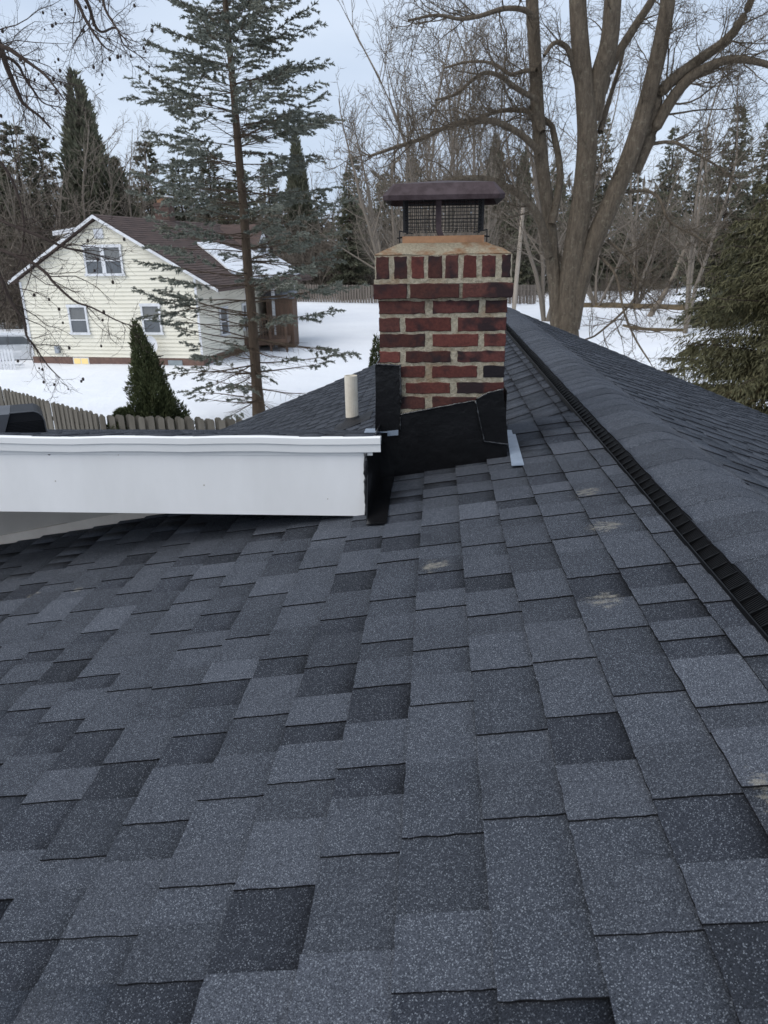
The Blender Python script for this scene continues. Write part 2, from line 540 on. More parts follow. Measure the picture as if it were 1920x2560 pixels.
while w < W_END - .12:
    o = link('ridge_cap_shingle', cap_me[rng.randrange(5)], house)
    o.location = (rng.uniform(-.0025, .0025), w, rng.uniform(0, .0008))
    w += .128 + rng.uniform(-.003, .003)

# --- low wing with the white fascia
WF, WW = 2.45, 2.985
def wing_z(w): return 4.392 - .236 * (w - WF)
FV0, FV1 = -3.6, -.258
wing = MB().prism([(FV0, WF - .012, wing_z(WF) - .012), (FV1 + .03, WF - .012, wing_z(WF) - .012), (FV1 + .03, 6.2, wing_z(6.2) - .006), (FV0, 6.2, wing_z(6.2) - .006)], (0, 0, -.03)).build('wing_roof', m_deck, house)
r = random.Random(8)
aw = math.atan(.205)
# courses of the wing run along the fascia: reuse field() with v and w swapped through a rotated helper
n = 28
rows, mi, V, Q, RS = [], [], [], [], []
for i in range(n):
    for (a, b, u, t) in lay_course(FV0, FV1 + .03, r):
        s = WF - .012 + i * .128
        th = TH_R if u else TH_D
        base = len(V)
        for (dw, x) in ((0, a), (.148, a), (.148, b), (0, b)):
            lift = LIFT * (dw / .148)
            V.append((x, s + dw, wing_z(s + dw) - .012 + lift + th))
        for (dw, x) in ((0, a), (.148, a), (.148, b), (0, b)):
            V.append((x, s + dw, wing_z(s + dw) - .014 + LIFT * (dw / .148)))
        for q in ([3, 2, 1, 0], [1, 5, 4, 0], [2, 6, 5, 1], [3, 7, 6, 2], [0, 4, 7, 3]): Q.append([base + k for k in q]); mi.append(t)
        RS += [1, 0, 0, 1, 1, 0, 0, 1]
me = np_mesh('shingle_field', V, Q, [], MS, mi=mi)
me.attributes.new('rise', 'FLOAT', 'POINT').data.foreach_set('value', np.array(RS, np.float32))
tag(link('shingle_field', me, wing), kind='stuff')
zt = wing_z(WF)
# fascia board, drip edge (two steps), soffit
MB().prism([(FV0, WF, 4.094), (FV1, WF, 4.084), (FV1, WF, zt - .045), (FV0, WF, zt - .045)][::-1], (0, .022, 0)).build('fascia_board', m_fascia, house)
de = empty('drip_edge', (0, 0, 0), 0, house)
mb = MB(); X1 = FV1 + .058
prof_d = [(WF - .004, zt - .060), (WF - .0155, zt - .060), (WF - .0165, zt - .034), (WF - .0175, zt - .031), (WF - .022, zt - .0295), (WF - .0215, zt - .008), (WF - .014, zt - .003), (WF + .03, zt - .012), (WF - .004, zt - .035)]
nseg = 24
for j in range(nseg):
    va, vb = FV0 + (X1 - FV0) * j / nseg, FV0 + (X1 - FV0) * (j + 1) / nseg
    wa = .0022 * math.sin(j * 1.9) + .0012 * math.sin(j * .7); wb = .0022 * math.sin((j + 1) * 1.9) + .0012 * math.sin((j + 1) * .7)
    k = len(prof_d)
    for i in range(k):
        p, q = prof_d[i], prof_d[(i + 1) % k]
        ca = -.026 * (1 if i < 2 and j == nseg - 1 else 0)
        mb.poly([(va, p[0], p[1] + wa), (va, q[0], q[1] + wa), (vb, q[0], q[1] + wb), (vb, p[0], p[1] + wb)])
mb.poly([(X1, p[0], p[1]) for p in prof_d])
mb.build('drip_strip', m_white, de)
MB().box((FV0, WF - .0035, zt - .075), (FV1 + .028, WF + .0005, zt - .0605)).build('drip_hem', m_white, de)
MB().prism([(FV0, WF + .0225, 4.094), (FV1, WF + .0225, 4.086), (FV1, WW, 4.086), (FV0, WW, 4.094)], (0, 0, .02)).build('soffit', m_fascia, house)
# nail heads and a drilled hole in the fascia
m_hole = M('dark_hole', (.012, .012, .012))
for (px, pz, rr, mm) in ((-1.435, 4.318, .0058, m_hole), (-1.43, 4.212, .0026, m_beige), (-.86, 4.20, .0030, m_beige), (-.40, 4.15, .002, m_beige), (-1.17, 4.315, .002, m_beige)):
    mb = MB(); mb.tube([(px, WF - .0012, pz), (px, WF + .004, pz)], rr, 10)
    mb.build('nail_hole' if mm is m_hole else 'nail_head', mm, house)
# beige lap siding of the wing wall, following the near slope
lap = .118
z, wb = 4.20, None
def lap_board(z0, z1, d):
    vz = lambda z: (z - Z1) / S1          # where the slope meets height z
    p = [(FV0, WW - .002 - d, z0), (min(FV1, max(FV0 + .02, vz(z0) + .02)), WW - .002 - d, z0), (min(FV1, max(FV0 + .02, vz(z1) + .02)), WW + .004, z1), (FV0, WW + .004, z1)]
    return p
for i in range(9):
    z1_ = 4.085 - i * lap
    p = lap_board(z1_ - lap - .008, z1_, .012)
    MB().prism(p[::-1], (0, .015, 0)).build('siding_board', m_beige, house)
MB().prism([(V_EAVE, WW - .014, near_z(V_EAVE) + .005), (-.22, WW - .014, near_z(-.22) + .005), (-.22, WW - .014, near_z(-.22) + .052), (V_EAVE, WW - .014, near_z(V_EAVE) + .052)][::-1], (0, .012, 0)).build('wall_base_trim', m_cream_trim, house)
# body of the wing behind the fascia
MB().prism([(FV0, WW + .02, 1.2), (FV0, 5.9, 1.2), (FV0, 5.9, wing_z(5.9) - .05), (FV0, WW + .02, wing_z(WW) - .05)], (FV1 - FV0 - .004, 0, 0)).build('wing_wall', m_beige, house)

# ------------------------------------------------------------------ chimney
def mortar_mat():
    m, nt, b = new_mat('mortar', .95, .15)
    p = pos(nt)
    n1 = noise(nt, p, 60, 6, .7); n2 = noise(nt, p, 7, 3)
    c = ramp(nt, n1, [(.28, (.18, .15, .105)), (.5, (.38, .335, .25)), (.72, (.54, .485, .375))])
    c = mixc(nt, ramp(nt, n2, [(.52, 0.0), (.68, .6)]), c, (.22, .12, .055))
    nt.links.new(c, b.inputs['Base Color']); bump(nt, b, n1, .012)
    return m
def brick_mat(name, c1, c2, soot):
    m, nt, b = new_mat(name, .88, .2)
    p = pos(nt)
    n1 = noise(nt, p, 90, 5, .65); n2 = noise(nt, p, 9, 3)
    c = ramp(nt, n1, [(.3, c2), (.62, c1)])
    oi = nt.nodes.new('ShaderNodeObjectInfo')
    c = mixc(nt, 1.0, c, ramp(nt, oi.outputs['Random'], [(0, .68), (1, 1.08)]), 'MULTIPLY')
    n3 = noise(nt, p, 17, 4, .7)
    c = mixc(nt, ramp(nt, n3, [(.52, 0.0), (.70, .55)]), c, (.040, .024, .022))
    c = mixc(nt, ramp(nt, n2, [(.57 - soot, 0.0), (.70 - soot, .92)]), c, (.024, .017, .019))
    nt.links.new(c, b.inputs['Base Color']); bump(nt, b, n1, .0025)
    return m
def crown_mat():
    m, nt, b = new_mat('crown_mortar', .95, .15)
    p = pos(nt)
    n1 = noise(nt, p, 110, 5, .7); n2 = noise(nt, p, 6.5, 4)
    c = ramp(nt, n1, [(.3, (.19, .16, .11)), (.7, (.38, .335, .25))])
    c = mixc(nt, ramp(nt, n2, [(.46, 0.0), (.60, .85)]), c, (.19, .08, .03))
    nt.links.new(c, b.inputs['Base Color']); bump(nt, b, n1, .004)
    return m
m_mortar, m_crown = mortar_mat(), crown_mat()
m_br = [brick_mat('brick_red', (.155, .052, .041), (.092, .030, .027), .03), brick_mat('brick_brown', (.108, .043, .034), (.058, .024, .022), .07),
        brick_mat('brick_sooty', (.118, .042, .035), (.070, .025, .024), .14), brick_mat('brick_black', (.022, .018, .021), (.015, .013, .015), .0)]
m_flue = M('flue_clay', (.40, .22, .12), (.25, .14, .08), 16, rough=.8, bdist=.002, bscale=60)
m_cap = M('weathered_brown_steel', (.040, .026, .028), (.070, .050, .054), 26, .38, .66, rough=.65, spec=.25, bdist=.001, bscale=80)
m_wire = M('black_steel_wire', (.012, .011, .012), rough=.5)

chim = empty('brick_chimney', (HM @ Vector((.0155, 3.1185, 4.10))), -PSI)
tag(chim, 'square red brick chimney with thick pale mortar, black base flashing and metal cap', 'chimney')
O_C = Vector((.0155, 3.1185, 4.10))
cl = lambda v, w, z: (v - O_C.x, w - O_C.y, z - O_C.z)      # house coordinates -> chimney coordinates
def cbox(v0, w0, z0, v1, w1, z1): return cl(v0, w0, z0), cl(v1, w1, z1)

mb = MB(); mb.box(*cbox(CH_V0 + .004, CH_W0 + .004, 3.62, CH_V1 - .004, CH_W1 - .004, 4.832))
mb.build('mortar_bed', m_mortar, chim)
mb = MB(); mb.box(*cbox(CH_V0 - .010, CH_W0 - .010, 4.831, CH_V1 + .010, CH_W1 + .010, 4.986))
mb.box(*cbox(CH_V0 - .014, CH_W0 - .014, 4.884, CH_V1 + .014, CH_W1 + .014, 4.901))
mb.build('mortar_bed', m_mortar, chim)

def ragged(n, amp, r): return [r.uniform(-amp, amp) for _ in range(n)]
def brick_mesh(L, Hh, D, seed, mat):
    """a brick lying along x, face on -y, its face outline chipped"""
    r = random.Random(seed)
    n1, n2 = max(4, int(L / .022)), max(3, int(Hh / .018))
    ring = []
    for i in range(n1): ring.append((-L/2 + L*i/n1, -Hh/2 + r.uniform(-.0030, .0024)))
    for i in range(n2): ring.append((L/2 + r.uniform(-.0025, .0015), -Hh/2 + Hh*i/n2))
    for i in range(n1): ring.append((L/2 - L*i/n1, Hh/2 + r.uniform(-.0030, .0024)))
    for i in range(n2): ring.append((-L/2 + r.uniform(-.0015, .0025), Hh/2 - Hh*i/n2))
    k = len(ring)
    sc = lambda p, d: (p[0] - math.copysign(min(d, abs(p[0])), p[0]), p[1] - math.copysign(min(d, abs(p[1])), p[1]))
    v = [(*sc(p, .0022), 0) for p in ring]
    v = [(a, 0.0 + r.uniform(-.0006, .0006), b) for a, b, _ in v] + [(p[0], .003, p[1]) for p in ring] + [(p[0], D, p[1]) for p in ring]
    f = [tuple(range(k))]
    for j in range(2):
        for i in range(k):
            f.append((j*k + (i+1) % k, j*k + i, (j+1)*k + i, (j+1)*k + (i+1) % k))
    f.append(tuple(range(3*k - 1, 2*k - 1, -1)))
    me = bpy.data.meshes.new('brick'); me.from_pydata(v, [], f); me.materials.append(mat); me.update()
    return me
_bc = {}
rb = random.Random(5)
def brick(v0, v1, z0, z1, face, mi, proud=0.0):
    L, Hh = round(v1 - v0, 3), round(z1 - z0, 3)
    key = (L, Hh, mi, rb.randrange(3))
    if key not in _bc: _bc[key] = brick_mesh(L, Hh, .085, hash(key) % 9999, m_br[mi])
    o = link('brick', _bc[key], chim)
    c, z = (v0 + v1) / 2, (z0 + z1) / 2
    hw = (CH_W1 - CH_W0) / 2 + proud
    # face 0 front, 1 right, 2 back, 3 left; c is measured from the chimney's middle
    a = face * math.pi / 2
    x, y = c, -hw + rb.uniform(-.0012, .0012)
    o.location = (x * math.cos(a) - y * math.sin(a), x * math.sin(a) + y * math.cos(a), z - O_C.z)
    o.rotation_euler = (rb.uniform(-.004, .004), rb.uniform(-.004, .004), a)
mid = O_C.x
A_ROW = [(-.233, -.052), (-.022, .157), (.181, .2645)]
B_ROW = [(-.233, -.150), (-.129, .050), (.077, .2645)]
rows_z = [(4.772, 4.820), (4.705, 4.757), (4.645, 4.694), (4.584, 4.628), (4.523, 4.569), (4.459, 4.503), (4.396, 4.446), (4.333, 4.381), (4.270, 4.318), (4.207, 4.255)]
tone_front = {(0,0): 1, (0,1): 2, (0,2): 1, (1,0): 1, (1,1): 0, (1,2): 2, (2,0): 1, (2,1): 0, (2,2): 0, (3,0): 0, (3,1): 1, (3,2): 2, (4,0): 0, (4,1): 0, (4,2): 3, (5,1): 0, (5,2): 2}
for i, (z0, z1) in enumerate(rows_z):
    for j, (a, b) in enumerate(A_ROW if i % 2 == 0 else B_ROW):
        brick(a - mid, b - mid, z0, z1, 0, tone_front.get((i, j), 1))
    for face in (1, 2, 3):
        row = B_ROW if i % 2 == 0 else A_ROW
        for j, (a, b) in enumerate(row):
            a, b = a - mid, b - mid
            if face in (1, 3): a, b = max(a, -.160), min(b, .160)      # corners belong to front and back
            if b - a > .03: brick(a, b, z0, z1, face, rb.choice((0, 0, 1, 1, 2)))
for j, (a, b) in enumerate([(-.2515, -.122), (-.109, .079), (.092, .2835)]):
    brick(a - mid, b - mid, 4.830, 4.884, 0, (2, 1, 1)[j], .019)
for face in (1, 2, 3):
    for a, b in ((-.267, -.075), (-.062, .125), (.138, .267)):
        if face in (1, 3): a, b = max(a, -.178), min(b, .178)
        brick(a, b, 4.830, 4.884, face, 1, .019)
rl = [(-.2405, -.188), (-.171, -.120), (-.104, -.055), (-.040, .012), (.024, .074), (.092, .143), (.162, .215), (.236, .2705)]
for j, (a, b) in enumerate(rl):
    brick(a - mid, b - mid, 4.903, 4.984, 0, (1, 1, 0, 1, 1, 0, 2, 2)[j], .012)
for face in (1, 2, 3):
    for j in range(8):
        a = -.25 + j * .0645
        if face in (1, 3) and (a < -.17 or a + .05 > .17): continue
        brick(a, a + .05, 4.903, 4.984, face, rb.choice((0, 1, 1, 2)), .012)
# sloped mortar crown
mb = MB()
r = random.Random(2)
ho, hi_, hz0, hz1 = .2585, .166, 4.985, 5.026
def ring(h, z, k=9, amp=.003):
    out = []
    for s in range(4):
        for i in range(k):
            t = -1 + 2 * i / k
            p = ((t, -1), (1, t), (-t, 1), (-1, -t))[s]
            out.append((p[0] * h + r.uniform(-amp, amp), p[1] * h + r.uniform(-amp, amp), z + r.uniform(-amp, amp) - O_C.z))
    return out
rings = [ring(ho - .004, hz0 - .006, amp=.001), ring(ho - .001, hz0 + .004), ring(.225, hz0 + .022), ring(.19, hz0 + .035), ring(hi_, hz1 + .004, amp=.0015), ring(hi_ - .012, hz1 + .004, amp=.0005)]
n = len(rings[0])
for ri in rings: mb.v += ri
for j in range(len(rings) - 1):
    for i in range(n):
        mb.f.append((j*n + i, j*n + (i+1) % n, (j+1)*n + (i+1) % n, (j+1)*n + i)); mb.m.append(0)
mb.build('crown', m_crown, chim)
# clay flue tile
mb = MB(); zf0, zf1 = 4.95 - O_C.z, 5.056 - O_C.z
for (x0, y0, x1, y1) in ((-.158, -.158, .158, -.142), (-.158, .142, .158, .158), (-.158, -.1419, -.142, .1419), (.142, -.1419, .158, .1419)):
    mb.box((x0, y0, zf0), (x1, y1, zf1))
mb.build('flue_tile', m_flue, chim)
# cap: lid, screens, straps, clamps
ccap = empty('chimney_cap', (0, 0, 5.056 - O_C.z), 0, chim)
zc = 5.056
mb = MB()
def clipped(hx, hy, c, z): return [(-hx + c, -hy, z), (hx - c, -hy, z), (hx, -hy + c, z), (hx, hy - c, z), (hx - c, hy, z), (-hx + c, hy, z), (-hx, hy - c, z), (-hx, -hy + c, z)]
L0 = clipped(.228, .205, .022, 5.184 - zc); L1 = clipped(.231, .208, .022, 5.199 - zc); L2 = clipped(.192, .165, .010, 5.243 - zc); L3 = clipped(.02, .02, .004, 5.262 - zc)
rr = random.Random(4)
L0 = [(x, y, z + rr.uniform(-.003, .003)) for x, y, z in L0]; L1 = [(x, y, z + rr.uniform(-.002, .002)) for x, y, z in L1]
for ri in (L0, L1, L2, L3): mb.v += ri
for j in range(3):
    for i in range(8):
        mb.f.append((j*8 + i, j*8 + (i+1) % 8, (j+1)*8 + (i+1) % 8, (j+1)*8 + i)); mb.m.append(0)
mb.f.append(tuple(range(24, 32))); mb.m.append(0)
b0 = len(mb.v)
mb.v += [(x * .985, y * .985, z + .002) for x, y, z in L0] + [(x, y, z - .004) for x, y, z in L2]
for i in range(8):
    mb.f.append((b0 + (i+1) % 8, b0 + i, b0 + 8 + i, b0 + 8 + (i+1) % 8)); mb.m.append(0)
mb.f.append(tuple(b0 + 15 - i for i in range(8))); mb.m.append(0)
for i in range(8): mb.f.append((b0 + i, b0 + (i+1) % 8, (i+1) % 8, i)); mb.m.append(0)
mb.build('lid', m_cap, ccap)
HXS, HYS, ZS0, ZS1 = .152, .140, 5.074 - zc, 5.212 - zc
def screen(face):
    mb = MB(); h = HXS if face in (0, 2) else HYS; off = HYS if face in (0, 2) else HXS
    nx, nz, t = 19, 10, .0011
    for i in range(nx + 1):
        x = -h + 2 * h * i / nx
        mb.box((x - t, -off - t, ZS0), (x + t, -off + t, ZS1))
    for i in range(nz + 1):
        z = ZS0 + (ZS1 - ZS0) * i / nz * .98
        mb.box((-h, -off - t * 2.2, z), (h, -off - t * 1.05, z + t * 1.9))
    o = mb.build('wire_screen', m_wire, ccap); o.rotation_euler = (0, 0, face * math.pi / 2); return o
for fc_ in range(4): screen(fc_)
for sx in (-1, 1):
    for sy in (-1, 1):
        MB().box((sx * HXS - .004, sy * HYS - .004, ZS0 - .004), (sx * HXS + .004, sy * HYS + .004, ZS1 + .01)).build('corner_post', m_wire, ccap)
for sy in (-1, 1):
    mb = MB(); y = sy * (HYS + .006); yi = sy * .150
    for (xa, ya, za), (xb, yb, zb_) in (((-.018, y, 5.204), (-.018, y, 5.082)), ((-.018, y, 5.082), (-.006, yi, 5.052))):
        w_ = .011
        mb.prism([(xa - w_, ya, za - zc), (xa + w_, ya, za - zc), (xb + w_, yb, zb_ - zc), (xb - w_, yb, zb_ - zc)], (0, sy * .003, 0))
    mb.build('strap_leg', m_cap, ccap)
for sx in (-1, 1):
    mb = MB(); x = sx * .168
    mb.box((min(x, x + sx * .004), -.142, 5.024 - zc), (max(x, x + sx * .004), -.128, 5.078 - zc))
    mb.prism([(x, -.142, 5.078 - zc), (x - sx * .05, -.142, 5.068 - zc), (x - sx * .05, -.142, 5.064 - zc), (x, -.142, 5.073 - zc)], (0, .014, 0))
    mb.tube([(x - sx * .02, -.135, 5.055 - zc), (x + sx * .012, -.135, 5.05 - zc)], .0035, 6)
    mb.build('flue_clamp', m_wire, ccap)
# base flashing on the front, its corner pieces, the return along the wing and sealant beads
fl = empty('base_flashing', (0, 0, 0), 0, chim)
wf = CH_W0 - .006
P = lambda v, z, w=wf: cl(v, w, z)
MB().prism([P(-.252, 4.02), P(.292, 4.09), P(.288, 4.262), P(.262, 4.440), P(.159, 4.431), P(-.05, 4.392), P(-.150, 4.374), P(-.158, 4.302), P(-.252, 4.30)], (0, .004, 0)).build('front_panel', m_blackmetal, fl)
MB().prism([P(.152, 4.436, wf - .006), P(.19, 4.262, wf - .006), P(.292, 4.250, wf - .006), P(.272, 4.40, wf - .006), P(.262, 4.476, wf - .006), P(.20, 4.462, wf - .006)], (0, .004, 0)).build('corner_piece', m_blackmetal, fl)
MB().prism([P(-.246, 4.578, wf - .006), P(-.256, 4.308, wf - .006), P(-.160, 4.304, wf - .006), P(-.147, 4.42, wf - .006), P(-.150, 4.571, wf - .006)], (0, .004, 0)).build('corner_piece', m_blackmetal, fl)
for sv, z0, z1 in ((.2735, 4.17, 4.474), (-.2505, 4.25, 4.576)):       # wrapped sides
    MB().prism([cl(sv, wf - .004, z0), cl(sv, wf + .16, z0), cl(sv, wf + .16, z1), cl(sv, wf - .004, z1)], (.004, 0, 0)).build('side_panel', m_blackmetal, fl)
MB().prism([cl(-.253, 2.375, 4.065), cl(-.252, 2.44, 4.055), cl(-.250, 2.86, 4.05), cl(-.238, 2.86, 4.335), cl(-.238, 2.60, 4.345), cl(-.252, 2.475, 4.330)], (.004, 0, 0)).build('side_panel', m_blackmetal, fl)
hz = lambda v: near_z(v) + .015
MB().prism([cl(-.246, 2.322, hz(-.246) + .005), cl(-.172, 2.305, hz(-.172) + .005), cl(-.178, 2.55, hz(-.178) + .008), cl(-.180, 2.86, hz(-.18) + .006), cl(-.254, 2.86, hz(-.254) + .006)], (0, 0, -.004)).build('flange', m_blackmetal, fl)
MB().prism([cl(.292, 2.705, hz(.292) + .004), cl(.338, 2.685, hz(.338) + .003), cl(.357, 3.26, hz(.357) - .002), cl(.322, 3.28, hz(.322) + .002)], (0, 0, -.003)).build('step_flashing', m_bluegrey, fl)
MB().prism([cl(-.205, wf - .0085, 4.286), cl(-.160, wf - .0085, 4.290), cl(-.160, wf - .0085, 4.312), cl(-.205, wf - .0085, 4.307)], (0, .002, 0)).build('metal_tab', m_bluegrey, fl)
MB().prism([cl(-.30, wf - .02, 4.302), cl(-.205, wf - .02, 4.303), cl(-.205, wf + .05, 4.303), cl(-.30, wf + .05, 4.302)], (0, 0, .002)).build('metal_tab', m_bluegrey, fl)
def bead(pts, rad, seed):
    r = random.Random(seed); out, rd = [], []
    pts = [Vector(p) for p in pts]
    for a, b in zip(pts, pts[1:]):
        k = max(2, int((b - a).length / .010))
        for i in range(k):
            out.append(a.lerp(b, i / k) + Vector((r.uniform(-.0012, .0012), r.uniform(-.001, .001), r.uniform(-.0014, .0014)))); rd.append(rad * r.uniform(.65, 1.3))
    out.append(pts[-1]); rd.append(rad)
    MB().tube(out, rd, 6).build('sealant_bead', m_sealant, fl, smooth=True)
f1 = wf - .004
bead([P(-.152, 4.305, f1), P(-.150, 4.376, f1), P(-.05, 4.394, f1), P(.159, 4.434, f1)], .0046, 1)
bead([P(.155, 4.438, f1 - .006), P(.20, 4.464, f1 - .006), P(.262, 4.478, f1 - .006)], .0052, 2)
bead([P(.152, 4.434, f1 - .006), P(.168, 4.36, f1 - .006), P(.192, 4.264, f1 - .006), P(.292, 4.252, f1 - .006)], .0040, 3)
bead([P(-.246, 4.58, f1 - .006), P(-.150, 4.574, f1 - .006), P(-.148, 4.42, f1 - .006)], .0046, 4)
bead([cl(-.256, 2.446, 4.08), cl(-.257, 2.446, 4.20), cl(-.255, 2.446, 4.325)], .0075, 6)

# ------------------------------------------------------------------ pipe and box vent on the roof
m_pvc = M('white_pvc', (.78, .72, .61), (.64, .57, .46), 14, rough=.45)
m_rubber = M('black_rubber', (.02, .02, .022), rough=.6)
vp_b = Vector((-.695, 5.68, ZR - S2 * (VR + .695)))
vpipe = empty('vent_pipe', HM @ vp_b, -PSI)
tag(vpipe, 'white plastic plumbing pipe standing on the roof left of the chimney', 'pipe')
mb = MB(); seg = 20
for k in range(seg):
    a, b = 2 * math.pi * k / seg, 2 * math.pi * (k + 1) / seg
    def pt(a, rr_, z): return (math.cos(a) * rr_, math.sin(a) * rr_, z)
    mb.poly([pt(a, .052, -.08), pt(b, .052, -.08), pt(b, .052, .395), pt(a, .052, .395)])
    mb.poly([pt(a, .052, .395), pt(b, .052, .395), pt(b, .046, .395), pt(a, .046, .395)])
    mb.poly([pt(b, .046, 0), pt(a, .046, 0), pt(a, .046, .395), pt(b, .046, .395)])
mb.build('pipe', m_pvc, vpipe)
mb = MB()
for k in range(seg):
    a, b = 2 * math.pi * k / seg, 2 * math.pi * (k + 1) / seg
    sl = lambda a_: S2 * math.cos(a_)
    mb.poly([pt(a, .12, .016 + .12 * sl(a)), pt(b, .12, .016 + .12 * sl(b)), pt(b, .062, .045 + .03 * sl(b)), pt(a, .062, .045 + .03 * sl(a))])
    mb.poly([pt(a, .062, .045 + .03 * sl(a)), pt(b, .062, .045 + .03 * sl(b)), pt(b, .0525, .065 + .02 * sl(b)), pt(a, .0525, .065 + .02 * sl(a))])
mb.build('rubber_boot', m_rubber, vpipe)
MB().prism([(-.16, -.17, .012 - .16 * S2), (.16, -.17, .012 + .16 * S2), (.16, .17, .012 + .16 * S2), (-.16, .17, .012 - .16 * S2)], (0, 0, .003)).build('base_flange', m_rubber, vpipe)

bv_o = Vector((-2.005, 3.05, wing_z(3.05) - .006))
bvent = empty('roof_vent', HM @ bv_o, -PSI + R_(30))
bvent.scale = (.8, .8, .8)
tag(bvent, 'dark grey louvred box vent sitting on the wing roof behind the white fascia', 'vent')
m_vent = M('grey_vent_metal', (.10, .105, .118), (.085, .09, .10), 10, rough=.5)
m_vdark = M('vent_dark_plastic', (.012, .013, .016), rough=.5)
# hood runs left; the louvred mouth is at its right end
hp = [(-.32, -.06, -.02), (.015, -.06, -.02), (.073, -.06, .118), (-.32, -.06, .125)]
MB().prism(hp, (0, .30, 0)).build('hood', m_vent, bvent)
mouth = [(.018, -.045, -.02), (.242, -.045, -.02), (.240, -.045, .060), (.232, -.045, .088), (.216, -.045, .106), (.196, -.045, .116), (.075, -.045, .118)]
MB().prism(mouth, (0, .285, 0)).build('mouth_box', m_vdark, bvent)
for k in range(10):
    z = -.012 + k * .0085
    x0 = .020 + z * .42 + .01
    MB().box((x0, -.052, z), (.232, -.0455, z + .0042)).build('louvre_slat', m_vdark, bvent)
mb = MB(); mb.tube([(p[0], -.05, p[2]) for p in [(.246, 0, -.02), (.244, 0, .062), (.235, 0, .091), (.218, 0, .110), (.197, 0, .120), (.073, 0, .122), (.014, 0, -.02)]], .0035, 5)
mb.build('mouth_rim', m_vent, bvent)
# ------------------------------------------------------------------ ground
m_snow, _nt, _b = new_mat('snow', .75, .25)
_p = pos(_nt)
_n = noise(_nt, _p, .35, 5); _n2 = noise(_nt, _p, 22, 4)
_nt.links.new(ramp(_nt, _n, [(.3, (.84, .86, .89)), (.7, (.78, .80, .84))]), _b.inputs['Base Color'])
_n3 = noise(_nt, _p, 1.3, 3)
_sm = nd(_nt, 'ShaderNodeMath', operation='MULTIPLY_ADD'); _nt.links.new(_n3, _sm.inputs[0]); _sm.inputs[1].default_value = 2.6; _nt.links.new(_n2, _sm.inputs[2])
bump(_nt, _b, _sm.outputs[0], .03)
m_drygrass = M('dry_grass', (.16, .115, .065), (.085, .068, .04), 3, bdist=.03, bscale=20)
m_greengrass = M('wet_winter_grass', (.10, .10, .04), (.065, .07, .03), 6, bdist=.02, bscale=30)
nx, ny = 90, 100
xs = np.linspace(-1, 1, nx); xs = np.sign(xs) * np.abs(xs) ** 2.2 * 900
ys = np.concatenate([np.linspace(-300, 8, 12), 8 + np.linspace(0, 1, ny - 12)[1:] ** 2.2 * 1500, ])
X, Y = np.meshgrid(xs, ys)
rg = np.random.default_rng(3)
Zg = .05 * np.sin(X * .21 + 1) * np.sin(Y * .17) + .035 * np.sin(X * .53 + Y * .31) + .02 * np.sin(Y * .9 + X * .2)
Zg += -.06 + .36 * np.exp(-(((X + 12) / 11) ** 2 + ((Y - 36) / 9) ** 2) ** 2)
V = np.stack([X, Y, Zg], -1).reshape(-1, 3)
ny_ = len(ys)
i = np.arange(nx - 1)[None] + np.arange(ny_ - 1)[:, None] * nx
Q = np.stack([i, i + 1, i + 1 + nx, i + nx], -1).reshape(-1, 4)
tag(link('ground', np_mesh('ground', V, Q, [], m_snow, True)), 'wide snow-covered ground around the houses', 'snow', kind='structure')
def strip(name, pts, wid, mat, label, h=.14, seed=1, hs=.05):
    """uneven low bank following a line"""
    r = random.Random(seed); mb = MB(); P_ = []
    for (x, y) in pts: P_.append(Vector((x, y, 0)))
    fine = []
    for a, b in zip(P_, P_[1:]):
        k = max(2, int((b - a).length / .8))
        fine += [a.lerp(b, j / k) for j in range(k)]
    fine.append(P_[-1])
    rows = []
    for j, p in enumerate(fine):
        t = (fine[min(j + 1, len(fine) - 1)] - fine[max(j - 1, 0)]).normalized(); nrm = Vector((-t.y, t.x, 0))
        w_ = wid * r.uniform(.7, 1.25)
        rows.append([p + nrm * (w_ * s) + Vector((0, 0, (-.12 if abs(s) == 1 else h + r.uniform(-hs, hs)))) for s in (-1, -.45, .2, 1)])
    for a, b in zip(rows, rows[1:]):
        for k in range(3): mb.poly([a[k], a[k + 1], b[k + 1], b[k]])
    o = mb.build(name, mat, None, True)
    return tag(o, label, 'grass', kind='structure')
strip('dry_grass_bank', [(17.5, 69), (22, 66.5), (27, 63.5), (34, 59), (46, 52)], 1.5, m_drygrass, 'brown strip of dry grass along the edge of the snowy lawn', .32)
def ground_at(x, y):
    d = RC @ Vector(((x - 960) / FPX, (1280 - y) / FPX, -1.0)); k = -EYE / d.z
    return (d.x * k, d.y * k)
strip('dry_grass_edge', [ground_at(*q) for q in ((1560, 812), (1600, 820), (1640, 822), (1720, 823))], .16, m_drygrass, 'thin line of dead grass showing through the snowy lawn', .05, 9, .02)
